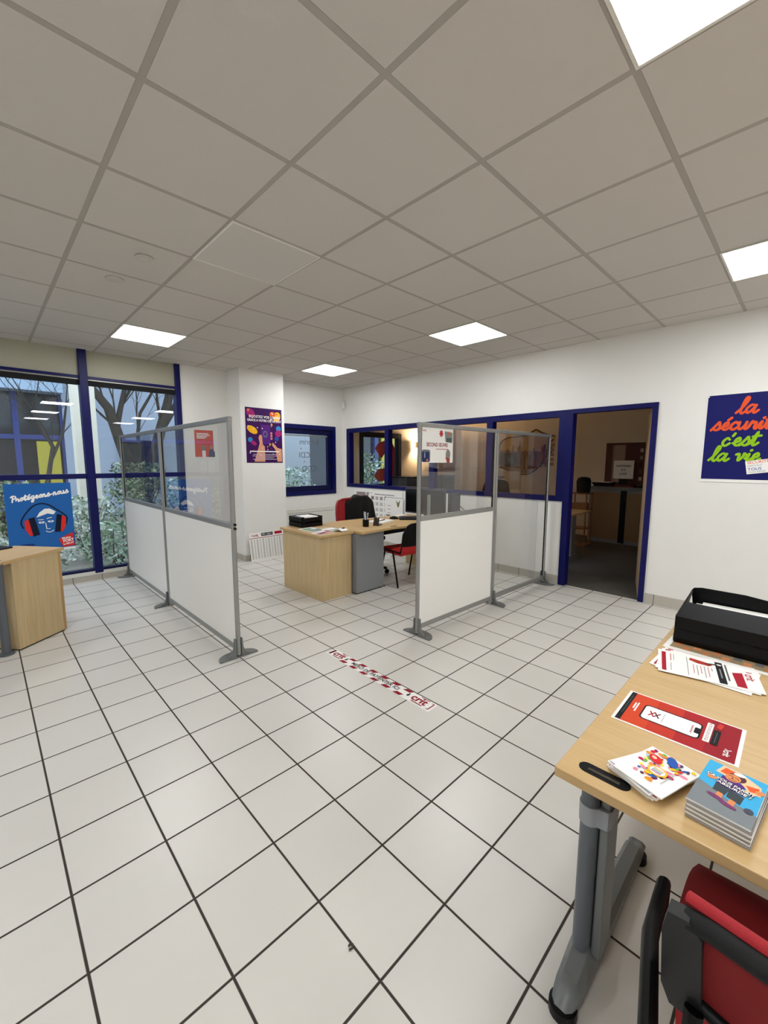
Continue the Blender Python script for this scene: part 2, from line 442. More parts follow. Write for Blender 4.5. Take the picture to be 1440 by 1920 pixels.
# small window ---------------------------------------------------------------
def ring(b, x0, x1, z0, z1, w, ya, yb):
    b.box((x0, ya, z0), (x0 + w, yb, z1)); b.box((x1 - w, ya, z0), (x1, yb, z1)); b.box((x0 + w, ya, z0), (x1 - w, yb, z0 + w)); b.box((x0 + w, ya, z1 - w), (x1 - w, yb, z1))
    return b
w2 = thing('window_2', None, None, kind='structure'); w2['label'] = 'small blue framed window beside the column'
ring(MB(), 2.46, 3.68, .893, 2.12, .075, YW - .012, YW + .09).build('window_frame', blue, w2)
ring(MB(), 2.535, 3.605, .968, 2.045, .085, YW + .02, YW + .085).build('sash', blue_dark, w2)
MB().box((3.545, YW - .005, 1.36), (3.565, YW + .02, 1.48), bevel=.004).box((3.538, YW - .03, 1.38), (3.575, YW - .005, 1.40), bevel=.003).build('window_handle', black, w2)
MB().box((2.62, YW + .05, 1.053), (3.52, YW + .056, 1.96)).build('pane', pane_glass, w2)
MB().box((2.62, YW + .03, 1.925), (3.52, YW + .07, 1.945)).build('blind_box', alu, w2)
a = Art(0, 0)
film = mat('window_lettering', '#5f646c', 0.5)
M_ = thing('window_lettering', 'grey mirrored trade lettering stuck on the small window pane', 'lettering', M=frame((2.62, YW + .046, 1.053), (1, 0, 0), (0, 0, 1)))
for t, u, v in (('Intérim', .72, .73), ('•', .36, .63), ('CDI', .53, .50), ('•', .42, .40), ('CDD', .66, .26), ('•', .42, .14)):
    a.text(t, u, v, .14 if t != '•' else .09, film, align='LEFT', mirror=True)
a.build('letters', M_)
# interior glazed band ---------------------------------------------------------
w3 = thing('window_3', None, None, kind='structure'); w3['label'] = 'blue framed interior glazing in four panes looking into the back office'
X0, X1 = XW - .012, XW + .092
DY = [.905, 4.945]
def ringx(b, y0, y1, z0, z1, w, wt):
    b.box((X0, y0, z0), (X1, y0 + w, z1)); b.box((X0, y1 - w, z0), (X1, y1, z1)); b.box((X0, y0 + w, z0), (X1, y1 - w, z0 + .06)); b.box((X0, y0 + w, z1 - wt), (X1, y1 - w, z1))
    return b
ringx(MB(), .905, 4.945, 1.018, 2.09, .085, .075).build('window_frame', blue, w3)
for y in (1.92, 2.915, 3.89):
    MB().box((X0, y - .045, 1.078), (X1, y + .045, 2.015), bevel=.003).build('mullion', blue, w3)
for ya, yb in ((.99, 1.875), (1.965, 2.87), (2.96, 3.845), (3.935, 4.86)):
    MB().box((XW + .035, ya, 1.078), (XW + .041, yb, 2.015)).build('pane', inner_glass, w3)
# doorway ---------------------------------------------------------------------
d1 = thing('door_1', None, None, kind='structure'); d1['label'] = 'blue door frame standing open to the dark back office'
b = MB(); b.box((X0 - .005, .828, 0), (X1, .905, 2.09), bevel=.003); b.box((X0 - .005, -.005, 0), (X1, .048, 2.09), bevel=.003); b.box((X0 - .005, .048, 2.042), (X1, .828, 2.09))
b.build('door_frame', blue, d1)
leafM = Matrix.Translation((XW + .095, .055, 0)) @ Matrix.Rotation(math.radians(16), 4, 'Z')
MB().box((0, -.02, .008), (.74, .02, 2.035)).build('door_leaf', tan_door, d1, M=leafM)

# ceiling lights ----------------------------------------------------------------
lamp_m = mat('led_diffuser', '#ffffff', 0.5, emit=(.965, .99, 1.0, 1), estr=22.0)
lamp_off = mat('led_diffuser_off', '#c9c5bf', 0.5)
ceil_fit = mat('ceiling_fitting', '#c3beb7', 0.7)
frame_w = mat('white_lamp_frame', '#e3e0da', 0.5)
def panel(label, ax, by, m=lamp_m, group='square ceiling light panels'):
    t = thing('ceiling_light', label, 'ceiling light', (ax * .6 + .3, by * .6 + .3, HC), 0, group)
    b = MB()
    for s in (-1, 1):
        b.box((s * .2975 - (.012 if s > 0 else 0), -.2975, -.006), (s * .2975 + (0 if s > 0 else .012), .2975, 0)); b.box((-.2855, s * .2975 - (.012 if s > 0 else 0), -.006), (.2855, s * .2975 + (0 if s > 0 else .012), 0))
    b.build('light_frame', frame_w, t)
    MB().box((-.2855, -.2855, -.004), (.2855, .2855, -.0005)).build('diffuser', m, t)
    return t
L1 = panel('lit ceiling panel nearest the tall window glazing', 0, 6)
panel('lit ceiling panel in the far corner above the desk by the small window', 4, 6)
panel('lit ceiling panel above the right hand row of partition screens', 4, 2)
panel('largest lit ceiling panel, cut by the top edge near the camera', 0, -2)
panel('lit ceiling panel above the blue safety poster, cut by the right edge', 4, -2)
panel('unlit ceiling panel in the middle of the ceiling, flush and slightly paler', 0, 2, lamp_off)
for a_, b_ in ((0, -6), (4, -6), (0, -10), (4, -10), (-4, -2), (-4, 2), (-4, 6), (-4, -6), (-4, -10)):
    panel('lit ceiling panel in the rear of the room, seen only mirrored in the glazing', a_, b_)
t = MB().lathe([(.045, 0), (.055, -.003), (.055, -.008), (.035, -.008), (.03, -.003)], (-.226, 2.01, HC), 24).build('ceiling_speaker', ceil_fit, smooth=True)
tag(t, 'small white ring shaped fitting in a ceiling tile near the tall glazing', 'ceiling fitting')
t = MB().lathe([(.06, 0), (.06, -.006), (.05, -.009), (.001, -.009)], (-.289, 2.52, HC), 24).build('ceiling_vent', ceil_fit, smooth=True)
tag(t, 'small flat white disc in a ceiling tile beside the ring shaped fitting', 'ceiling fitting')
t = thing('motion_sensor', 'small white motion sensor high in the far corner', 'sensor', M=Matrix.Translation((XW - .03, YW - .03, 2.45)) @ Matrix.Rotation(math.radians(45), 4, 'Z'))
MB().prism([(-.03, .01), (.03, .01), (.035, .06), (.035, .14), (-.035, .14), (-.035, .06)], 'y', -.035, .02).build('housing', white_enamel, t)
MB().box((-.025, -.036, .03), (.025, -.034, .06)).build('lens', LGREY, t)

# ================================================================== PARTITION SCREENS
def foot(parent, x, y, rot, half=.15, depth=.11):
    """D shaped foot plate with an upright clip: flat edge at y=0, plate toward +y, in the screen's own frame"""
    M = Matrix.Translation((x, y, 0)) @ Matrix.Rotation(rot, 4, 'Z')
    pts = [(-half, 0)] + [(-half * math.cos(PI * k / 16), .004 + depth * math.sin(PI * k / 16) ** .8) for k in range(1, 16)] + [(half, 0)]
    b = MB().prism(pts, 'z', 0, .012, M)
    for s in (-1, 1):
        b.prism([(s * .02, .012), (s * .02, .15), (s * .03, .15), (s * .034, .08), (s * .05, .04), (s * .085, .014)], 'y', .004, .03, M)
    f = b.build('foot', alu_dark, parent)
    b = MB().tube([M @ V((0, .017, .012)), M @ V((0, .017, .06))], .016, 10); b.build('socket', black, f)
    return f
def screen(label, p0, p1, glassfull=False, feet=(1, 1), knobs=False, group='partition screens'):
    """screen from p0 to p1 (floor points); local x along it"""
    d = V((p1[0] - p0[0], p1[1] - p0[1], 0)); Lx = d.length
    t = thing('partition_screen', label, 'partition', (p0[0], p0[1], 0), math.atan2(d.y, d.x), group)
    h = 1.81
    for x in (0.018, Lx - .018):
        MB().tube([(x, 0, .02), (x, 0, h - .03)], .018, 12).build('post', alu, t, True)
    for nm, z0, z1 in (('top_rail', h - .035, h), ('bottom_rail', .055, .098)) + (() if glassfull else (('middle_rail', .995, 1.035),)):
        MB().box((.0 if nm == 'top_rail' else .03, -.017, z0), (Lx if nm == 'top_rail' else Lx - .03, .017, z1), bevel=.004).build(nm, alu, t)
    if not glassfull:
        MB().box((.03, -.011, .098), (Lx - .03, .011, .995)).build('lower_panel', screen_white, t)
    g0 = .098 if glassfull else 1.035
    MB().box((.03, -.002, g0), (Lx - .03, .002, h - .035)).build('clear_pane', screen_glass, t)
    for gx in (.036, Lx - .042): MB().box((gx, -.006, g0), (gx + .006, .006, h - .035)).build('gasket', black, t)
    if feet[0]: foot(t, 0.0, 0, -PI / 2)
    if feet[1]: foot(t, Lx, 0, PI / 2)
    if knobs:
        for z in (1.0, 1.03):
            MB().tube([(0, 0, z), (-.02, 0, z)], .009, 10).build('connector', black, t)
    return t
screen('white and clear partition screen nearest the camera in the left row', (.2, 1.775), (.2, 3.365), feet=(1, 0), knobs=True)
screen('white and clear partition screen reaching the tall glazing in the left row', (.2, 3.37), (.2, 4.96), feet=(1, 1))
RA, RB, RCc = (1.478, 1.113), (2.64, 1.088), (3.815, 1.062)
screen('white and clear partition screen with the white notice in the right row', RA, RB, feet=(1, 0))
screen('fully clear partition screen beside the doorway in the right row', (2.645, 1.088), RCc, True, feet=(1, 1))

# ================================================================== WALL AND WINDOW POSTERS
def poster(name, label, cat, M, w, h, base, thick=.004, group=None):
    t = thing(name, label, cat, M=M, group=group)
    MB().box((0, 0, 0), (w, h, thick)).build('sheet', base, t)
    return t, Art(thick + .0004)
RIGHTW = lambda y, z, off=.0: frame((XW - off, y, z), (0, -1, 0), (0, 0, 1))
WINW = lambda x, z, Y: frame((x, Y, z), (1, 0, 0), (0, 0, 1))
# la securite c'est la vie
t, a = poster('safety_poster', 'navy poster with orange and green handwriting on the right wall', 'poster', RIGHTW(-.392, 1.305), .62, .803, white_p, .006)
navy = ink('#191b60'); ora = ink('#e0562a'); gre = ink('#8ec01c'); lgre = ink('#bfdca0')
a.rect(.006, .026, .614, .798, navy)
a.script('la', .215, .62, .07, ora, .02); a.script('sécurité', .055, .48, .066, ora, .021, track=1.12)
a.script("c'est", .13, .335, .068, gre, .02, track=1.05); a.script('la', .05, .195, .068, gre, .02); a.script('vie', .235, .195, .068, gre, .02, track=1.1)
a.poly([(.335, .075), (.6, .115), (.59, .235), (.315, .19)], INKW)
a.text('SÉCURITÉ', .33, .165, .034, ora, rot=.15, bold=.01); a.text('PARTOUT', .335, .14, .022, GREY, rot=.15); a.text('TOUS', .34, .105, .036, ink('#2a5aa0'), rot=.15, bold=.01); a.text('CONCERNÉS', .345, .085, .02, GREY, rot=.15)
a.ell(.012, .788, .006, .006, INKW)
a.build('print', t)
# Protegeons-nous
t, a = poster('ear_protection_poster', 'blue poster of a face in red ear defenders on the tall glazing', 'poster', WINW(-.948, .43, YW + .008), .605, .806, white_p, .004)
W, H = .605, .806
bl = ink('#2561a8'); bdk = ink('#10182c'); rd = ink('#d4302c')
a.rect(0, .03, W, H, bl)
S = lambda *ps: [(u * W, v * H) for u, v in ps]
a.script('Protégeons-nous', .085 * W, .74 * H, .034, INKW, .0125, rot=.17, track=1.22)
a.stroke(S((.23, .37), (.2, .43), (.22, .5), (.3, .6), (.4, .68), (.52, .71), (.64, .68), (.76, .6), (.86, .53), (.9, .47), (.87, .38)), .012, bdk)
a.poly(S((.25, .47), (.32, .49), (.36, .26), (.31, .25), (.25, .36)), rd); a.poly(S((.31, .5), (.4, .52), (.46, .26), (.36, .24)), bdk)
a.poly(S((.82, .52), (.88, .49), (.87, .36), (.82, .28), (.78, .28)), rd); a.poly(S((.74, .54), (.82, .53), (.78, .28), (.69, .28)), bdk)
a.poly(S((.43, .51), (.48, .58), (.56, .63), (.64, .63), (.73, .58), (.69, .54), (.6, .56), (.5, .53)), INKW)
for p in (((.455, .475), (.53, .475)), ((.585, .485), (.62, .495), (.66, .497))): a.stroke(S(*p), .007, INKW)
for cx in (.5, .64): a.ell(cx * W, .435 * H + (.006 if cx > .6 else 0), .029, .012, INKW); a.ell(cx * W, .437 * H + (.006 if cx > .6 else 0), .009, .009, bl); a.ell(cx * W, .437 * H, .004, .004, INKW)
a.stroke(S((.56, .42), (.57, .335), (.62, .335)), .008, INKW, False); a.stroke(S((.555, .305), (.6, .285), (.65, .295), (.67, .31)), .007, INKW)
a.ell(.26 * W, .12 * H, .07, .018, ink('#1c3a74'))
a.poly(S((.735, .17), (.965, .255), (.985, .055), (.8, .045)), rd)
a.text('Moins', .79 * W, .155 * H, .036, INKW, rot=.16, bold=.03); a.text('FORT', .805 * W, .112 * H, .042, INKW, rot=.12, bold=.04); a.text('le BRUIT', .805 * W, .072 * H, .028, INKW, rot=.12, bold=.03)
a.build('print', t)
# purple loisirs poster on the column
t, a = poster('leisure_poster', 'purple poster with balloons and hands on the white column', 'poster', WINW(1.722, 1.468, 4.63), .595, .806, ink('#3b0f52'), .003)
W, H = .595, .806
pur = ink('#4a1767'); yel = ink('#f2b218'); mag = ink('#a3246e'); cy = ink('#2f86c2'); skin = ink('#d99a78'); pk = ink('#f0c8d0')
a.ell(.14 * W, .9 * H, .075, .055, mag, -.6); a.ell(.08 * W, .95 * H, .02, .02, ink('#d8764a'))
a.ell(.86 * W, .86 * H, .06, .075, yel, -.4); a.ell(.74 * W, .9 * H, .05, .04, ink('#d9601e')); a.ell(.9 * W, .64 * H, .042, .042, cy); a.ell(.89 * W, .55 * H, .055, .05, mag, .3); a.ell(.84 * W, .45 * H, .035, .035, ink('#2a4ea8'))
a.ell(.17 * W, .6 * H, .09, .05, yel, -.5); a.ell(.11 * W, .42 * H, .037, .037, cy); a.ell(.2 * W, .36 * H, .05, .03, mag, -.5)
a.rect(.4 * W, .34 * H, .66 * W, .7 * H, ink('#55217a'))
for k in range(9): a.ell((.52 + .05 * math.cos(k * .7)) * W, (.53 + .05 * math.sin(k * .7)) * H, .012, .012, ink('#6d6a80'))
a.poly(S := [(u * W, v * H) for u, v in ((.2, .02), (.5, .02), (.5, .3), (.44, .34), (.43, .5), (.37, .52), (.33, .46), (.36, .36))], skin)
a.poly([(u * W, v * H) for u, v in ((.85, .02), (.98, .02), (.98, .26), (.86, .28), (.78, .34), (.72, .38), (.7, .33), (.8, .24))], skin)
for k in range(26):
    a.ell(random.uniform(.05, .95) * W, random.choice((random.uniform(.12, .4), random.uniform(.6, .95))) * H, .009, .009, random.choice((pk, pk, INKW, mag)))
for q in (.55, .5, .45): a.ell(.69 * W, q * H, .018, .018, ink('#d8807a'))
for x, y in ((.68, .66), (.62, .3)): a.poly([(x * W, y * H), ((x + .06) * W, (y + .05) * H), ((x + .01) * W, (y + .07) * H)], ink('#d8a84a'))
a.text('BOOSTEZ VOS LOISIRS', .52 * W, .82 * H, .05, INKW, align='CENTER', bold=.02); a.text('GRACE A VOTRE CSE DE CRIT', .51 * W, .755 * H, .047, INKW, align='CENTER', bold=.02, sx=.88)
for k, (y, w) in enumerate(((.2, .82), (.15, .66), (.12, .7), (.09, .5), (.06, .68))): a.rect((.5 - w / 2) * W, y * H, (.5 + w / 2) * W, y * H + (.016 if k == 0 else .008), ink('#c9b6c8') if k else INKW)
a.build('print', t)
# orange leaflet on the wall behind the left screen
t, a = poster('recruitment_notice', 'small orange notice with two figures behind the left screens', 'poster', WINW(1.14, 1.552, YW), .285, .385, white_p, .002)
a.rect(.0, .0, .27, .385, ink('#cf4a26'))
for k in range(4): a.rect(.03, .33 - k * .022, .03 + (.17, .19, .15, .12)[k], .342 - k * .022, INKW)
a.ell(.12, .12, .035, .05, ink('#8d7c70')); a.rect(.1, 0, .15, .09, INKW); a.poly([(.19, 0), (.285, 0), (.285, .07), (.25, .12), (.2, .1)], ink('#4a5062')); a.ell(.235, .14, .022, .028, ink('#a08878'))
a.build('print', t)
t, a = poster('paper_notice', 'two blank white sheets below the orange notice', 'paper', WINW(1.2, 1.30, YW), .21, .2, white_p, .002)
a.rect(.1, .003, .105, .197, LGREY); a.build('print', t)
# SECOND OEUVRE sheet on the right screen
dR = V((RB[0] - RA[0], RB[1] - RA[1], 0)).normalized()
t, a = poster('trade_notice', 'white SECOND ŒUVRE notice taped to the right screen', 'notice', frame((1.512, RA[1] - .005 - .0006, 1.482), dR, (0, 0, 1)), .42, .297, white_p, .001)
a.text('crit.', .02, .258, .026, CRIT, bold=.02); a.rect(.012, .262, .017, .275, CRIT)
a.text('SECOND ŒUVRE', .205, .137, .043, ink('#8c1530'), align='CENTER', bold=.025, sx=.86); a.rect(.19, .113, .35, .118, ink('#b03040'))
a.ell(.255, .248, .018, .022, ink('#b8343c')); 
for k in range(8): a.ell(.255 + .022 * math.cos(k * .8), .248 + .025 * math.sin(k * .8), .006, .006, ink('#b8343c'))
a.poly([(.3, .27), (.41, .262), (.408, .17), (.315, .178)], ink('#7f8b86')); a.ell(.36, .25, .02, .018, ink('#b8705a')); a.rect(.325, .18, .4, .215, ink('#54605c'))
a.rrect(.006, .004, .112, .108, .02, ink('#6d7078')); a.rrect(.012, .008, .1, .09, .012, ink('#27315a')); a.rect(.035, .04, .05, .085, ink('#8a90a8')); a.rect(.065, .012, .085, .03, ink('#c87858'))
a.ell(.352, .07, .032, .045, ink('#8a8682')); a.poly([(.315, .05), (.38, .035), (.375, .0), (.34, .0)], ink('#9a4a40'))
a.build('print', t)
# floor sticker
t = thing('floor_sticker', 'red and white queue sticker on the floor tiles between the screens', 'sticker', M=frame((.722, 1.385, .0005), (-.022, -1.05, 0), (1, 0, 0)))
MB().box((0, 0, 0), (1.05, .096, .0012)).build('sheet', white_p, t)
a = Art(.0016); dr = ink('#8e1424')
for k in range(6):
    x = .2 + k * .115
    a.poly([(x, .07), (x + .058, .07), (x + .078, .096), (x + .02, .096)], dr); a.poly([(x - .03, 0), (x + .028, 0), (x + .048, .027), (x - .01, .027)], dr)
for x0 in (.05, .875):
    a.text('crit', x0, .03, .085, dr, bold=.03, sx=1.0); a.rect(x0 + .02, .012, x0 + .11, .02, dr); a.rect(x0 + .05, .086, x0 + .12, .092, dr)
a.poly([(.015, .015), (.035, .015), (.035, .02), (.022, .02), (.022, .08), (.035, .08), (.035, .086), (.015, .086)], dr); a.poly([(1.035, .015), (1.015, .015), (1.015, .02), (1.028, .02), (1.028, .08), (1.015, .08), (1.015, .086), (1.035, .086)], dr)
a.text('MERCI DE PATIENTER ICI', .515, .034, .046, INKK, align='CENTER', bold=.02, sx=.95)
for x in (.2, .845): a.poly([(x - .006, .068), (x + .006, .068), (x + .006, .048), (x + .014, .048), (x, .03), (x - .014, .048), (x - .006, .048)], INKK)
a.build('print', t)
# calendar board leaning on the column
t, a = poster('calendar_board', 'white year planner board leaning against the column on the floor', 'board', frame((1.69, 4.535, .0), (1, .02, 0), (-.0, .155, 1)), .8, .425, white_p, .006)
a.text('crit.', .07, .365, .055, CRIT, bold=.03); a.rect(.045, .37, .055, .398, CRIT); a.rect(.0, .338, .8, .346, RED)
a.rect(.2, .362, .4, .412, ink('#5b5b5e')); a.rect(.22, .38, .26, .405, ink('#a0a0a0')); a.rect(.3, .37, .36, .4, ink('#89898c')); a.rect(.43, .37, .56, .412, RED)
for k in range(16): a.rect(.02 + k * .048, .03, .045 + k * .048, .325, ink('#cfcdc9' if k % 2 else '#b9b7b3'))
for k in range(24): a.rect(.02, .035 + k * .012, .78, .037 + k * .012, INKW)
a.build('print', t)

# ================================================================== FRONT RIGHT DESK
TZ = .72
t = thing('office_desk', 'beech desk with grey T shaped leg at the lower right', 'desk', (-.118, -.745, 0))
b = MB().box((0, -1.7, TZ - .026), (1.45, 0, TZ), bevel=.003)
b.build('tabletop', [beech_y], t)
# cable slot near the front left corner (local coords: x from front edge, y from left edge)
def slot(parent):
    b = MB()
    pts = [(.055 + .019 * math.cos(a), -.060 + .019 * math.sin(a)) for a in [PI * k / 8 for k in range(9)]] + [(.055 + .019 * math.cos(a), -.140 + .019 * math.sin(a)) for a in [PI + PI * k / 8 for k in range(9)]]
    b.prism(pts, 'z', TZ - .001, TZ + .0015)
    o = b.build('cable_slot', black, parent)
    MB().box((.047, -.136, TZ + .0015), (.056, -.064, TZ + .003), bevel=.001).build('slot_flap', mat('dark_brown_plastic', '#3a3122', 0.35), o)
slot(t)
b = MB()
lx, ly = .19, -.048
lp = [(lx - .035 - .025 * math.sin(PI * k / 12), ly + .004 + .024 * math.cos(PI * k / 12)) for k in range(13)] + [(lx + .03, ly - .02), (lx + .03, ly + .028)]
b.prism(lp, 'z', .06, TZ - .026)
b.build('leg', grey_steel, t, True)
b = MB().box((lx - .036, ly - .046, .08), (lx + .05, ly - .0225, TZ - .03), bevel=.004); b.build('leg_cover', grey_foot, t)
tp = [(-.036 - .0275 * math.sin(PI * k / 12), .004 + .027 * math.cos(PI * k / 12)) for k in range(11)] + [(-.044, -.044), (-.03, -.0495), (.034, -.0495), (.034, .031)]
for z_, k_ in ((.497, 1.0), (.512, 1.015)): MB().prism([(lx + p[0] * k_, ly + p[1] * k_) for p in tp], 'z', z_, z_ + .04).build('tape_wrap', tape_m, t, True)
# arched foot running under the depth of the desk
def footsec(u):
    x = .0 + u * .72
    h = .052 + .045 * math.exp(-((u - .24) / .12) ** 2) + .01 * math.sin(PI * u)
    w = .037 - .008 * abs(u - .3)
    if u < .07: h *= .55 + .45 * u / .07; w *= .72 + .28 * u / .07
    if u > .95: h *= .8; w *= .9
    return x, h, w
b = MB(); prev = None; n = 36; rings = []
for i in range(n + 1):
    x, h, w = footsec(i / n)
    z0 = .026
    rings.append([b.bm.verts.new(p) for p in ((x, ly - w, z0), (x, ly - w * .95, h * .8), (x, ly - w * .55, h), (x, ly + w * .55, h), (x, ly + w * .95, h * .8), (x, ly + w, z0))])
for i in range(n):
    for k in range(6): b.bm.faces.new((rings[i][k], rings[i][(k + 1) % 6], rings[i + 1][(k + 1) % 6], rings[i + 1][k]))
b.bm.faces.new(rings[0]); b.bm.faces.new(rings[-1][::-1])
f = b.build('foot', grey_foot, t, True)
MB().lathe([(.034, 0), (.037, .004), (.036, .03), (.03, .032)], (.028, ly, 0), 20).build('foot_glide', black, f, True)
MB().lathe([(.028, 0), (.03, .004), (.028, .03)], (.67, ly - .015, 0), 20).build('foot_glide', black, f, True)
# second leg end out of view to the right keeps the desk standing
b = MB().box((.14, -1.64, .06), (.25, -1.58, TZ - .026)); b.build('leg', grey_steel, t)
b = MB().box((.0, -1.645, 0), (.72, -1.575, .07), bevel=.01); b.build('foot', grey_foot, t)
MB().box((.3, -1.58, .5), (.32, -.12, TZ - .026)).build('modesty_panel', grey_panel, t)
MB().box((1.30, -1.64, 0), (1.34, -.2, TZ - .026)).build('end_panel', beech_z, t)

# letter trays: two black stackable trays, long side to the camera
def hexa(b, v):
    vs = [b.bm.verts.new(p) for p in v]
    for q in ((0, 1, 2, 3), (7, 6, 5, 4), (0, 4, 5, 1), (1, 5, 6, 2), (2, 6, 7, 3), (3, 7, 4, 0)): b.bm.faces.new([vs[i] for i in q])
    return b
def letter_tray(label, z, top, group='black letter trays on the front desk'):
    t = thing('letter_tray', label, 'letter tray', (.985, -.783, z), 0, group)
    Lb, D = .36, .25
    b = MB()
    if not top:
        b.prism([(.002, 0), (-.008, .014), (-.007, .03), (.0, .044), (.001, .0585), (.008, .0585), (.007, .0)], 'y', -Lb, 0); b.build('front_wall', black, t, True)
        MB().box((.0075, -Lb, 0), (D, 0, .008)).build('base', black, t)
        MB().box((D - .006, -Lb, .0085), (D, 0, .0585)).build('back_wall', black, t)
        MB().box((.0085, -.006, .0085), (D - .0065, 0, .0585)).build('end_wall', black, t)
    else:
        b.box((0, -Lb, .0005), (.007, 0, .0555), bevel=.002)
        hexa(b, [(0, 0, .055), (.007, -.002, .055), (.007, -Lb, .055), (0, -Lb, .055), (.046, -.026, .112), (.051, -.028, .110), (.051, -Lb, .110), (.046, -Lb, .112)]); b.build('front_wall', black, t)
        MB().box((.0075, -Lb, 0.0005), (D, -.0065, .008)).build('base', black, t)
        b = MB().box((.0075, -.006, .0085), (D, 0, .0555))
        hexa(b, [(.0075, 0, .056), (D, 0, .056), (D, -.006, .056), (.0075, -.006, .056), (.053, -.026, .108), (D + .004, -.012, .118), (D + .004, -.018, .118), (.053, -.032, .108)]); b.build('end_wall', black, t)
        b = MB().box((D - .006, -Lb, .0085), (D, -.0065, .055))
        pts = [(-.02, .056), (-.012, .118), (-.02, .13), (-.05, .136), (-.2, .136), (-.3, .125), (-Lb, .09), (-Lb, .056)]
        b.prism(pts, 'x', D - .006, D); b.build('back_wall', black, t)
    return t
letter_tray('lower black letter tray of the stack on the front right desk', TZ + .0036, False)
letter_tray('upper black letter tray with white papers on the front right desk', TZ + .0036 + .0592, True)
t = thing('paper_stack', 'white papers lying in the upper black tray', 'paper', (1.045, -.82, TZ + .0725), 0)
MB().box((0, -.3, 0), (.17, 0, .055)).build('pages', white_p, t)
MB().box((.012, -.305, .0552), (.165, -.03, .066), Matrix.Rotation(.03, 4, 'Z')).build('top_page', white_p, t)

# leaflets
def sheet_thing(name, label, cat, bl, up, w, h, z, base, thick=.0012, group=None):
    u = V((up[0], up[1], 0)).normalized(); r = V((u.y, -u.x, 0))
    return poster(name, label, cat, frame((bl[0], bl[1], z), r, u), w, h, base, thick, group)
# photo flyer beneath the trays
t, a = sheet_thing('photo_flyer', 'flyer with an orange toned photo strip sticking out under the trays', 'flyer', (1.24, -.772), (-.03, -1), .34, .42, TZ + .0003, white_p, .0012)
a.rect(.0, .02, .315, .41, ink('#9a8464'))
for k in range(12): a.rect(.245 + (k % 2) * .03, .03 + k * .032, .28 + (k % 2) * .033, .055 + k * .032, ink(random.choice(('#d08a5e', '#6a6a6c', '#4a4458', '#c07a50', '#7a7f6a'))))
a.rect(.2, .33, .315, .41, ink('#c2561e')); a.build('print', t)
for (bl, up, zz, lab) in (((.893, -.775), (-.05, -1), .0018, 'lowest white leaflet with a red corner in the fan on the front desk'), ((.872, -.768), (.10, -1), .0033, 'middle white leaflet in the fan on the front desk')):
    t, a = sheet_thing('recruitment_leaflet', lab, 'leaflet', bl, up, .21, .297, TZ + zz, white_p, .0012, 'white leaflets on the front desk')
    a.rect(.005, .012, .2, .03, RED); a.rect(.02, .05, .19, .052, GREY); a.build('print', t)
t, a = sheet_thing('recruitment_leaflet', 'top white leaflet with red and black bands on the front desk', 'leaflet', (.848, -.758), (.22, -1), .213, .3, TZ + .0048, white_p, .0015, 'white leaflets on the front desk')
a.rect(.02, .012, .2, .026, RED); a.text('crit', .075, .262, .036, CRIT, bold=.02, sx=1.05); a.rect(.055, .268, .062, .284, CRIT)
a.poly([(.075, .255), (.2, .255), (.2, .228), (.09, .225)], ink('#a5182c')); a.rect(.02, .18, .205, .202, INKK); a.ell(.045, .191, .008, .008, LGREY); a.rect(.08, .189, .16, .193, GREY); a.rect(.03, .208, .17, .213, ink('#555555'))
a.poly([(.03, .105), (.05, .1), (.07, .125), (.075, .16), (.06, .172), (.045, .15)], ink('#a8301e')); a.stroke([(.055, .155), (.05, .175), (.05, .182)], .01, INKK)
for k in range(6): a.rect(.09, .11 + k * .011, (.17, .18, .16, .19, .175, .12)[k], .1125 + k * .011, GREY if k % 2 else ink('#c27a80'))
a.rect(.03, .092, .2, .094, GREY); a.rect(.03, .04, .1, .043, ink('#c27a80')); a.rect(.03, .05, .09, .052, GREY); a.rect(.12, .04, .19, .042, GREY)
a.build('print', t)
# red A4 sheet
t, a = sheet_thing('review_flyer', 'red flyer with a printed phone lying on the front desk', 'flyer', (.42, -.774), (.01, -1), .21, .297, TZ + .0003, white_p, .0008)
r1, r2, r3, r4 = ink('#c94426'), ink('#bb3626'), ink('#a52428'), ink('#931c28')
for k, m in enumerate((r1, r2, r3, r4)): a.rect(.006, .02 + k * .067, .204, .02 + (k + 1) * .067 + (.002 if k < 3 else 0), m)
a.rect(.006, .008, .204, .022, INKK); a.rect(.03, .0145, .16, .0165, ink('#4a5a4c'))
a.rect(.07, .032, .11, .036, INKW); a.rect(.065, .039, .125, .043, INKW)
a.rrect(.058, .058, .152, .206, .014, INKK); a.rrect(.063, .062, .147, .202, .011, INKW); a.rrect(.088, .19, .122, .206, .004, INKK)
for s_ in (-1, 1): a.stroke([(.105 - s_ * .014, .078), (.105, .084), (.105 + s_ * .014, .09)], .004, RED); a.stroke([(.105 - s_ * .014, .09), (.105, .097), (.105 + s_ * .014, .104)], .004, ink('#5a1a2c'))
a.rect(.078, .112, .135, .116, LGREY)
for k in range(5): a.ell(.088 + k * .0095, .184, .0026, .0026, RED)
a.rrect(.035, .213, .148, .228, .002, INKW); a.text('NOTEZ-NOUS SUR GOOGLE !', .0915, .217, .0105, ink('#7a1a2a'), align='CENTER', bold=.01, sx=.78)
a.rrect(.065, .231, .15, .247, .003, INKK); a.rect(.075, .238, .14, .24, ink('#55555a'))
a.poly([(.02, .238), (.05, .234), (.055, .245), (.025, .25)], ink('#c23a30')); a.text('crit', .155, .262, .021, INKW, bold=.02); a.stroke([(.148, .276), (.152, .27), (.149, .264)], .003, INKW)
a.build('print', t)
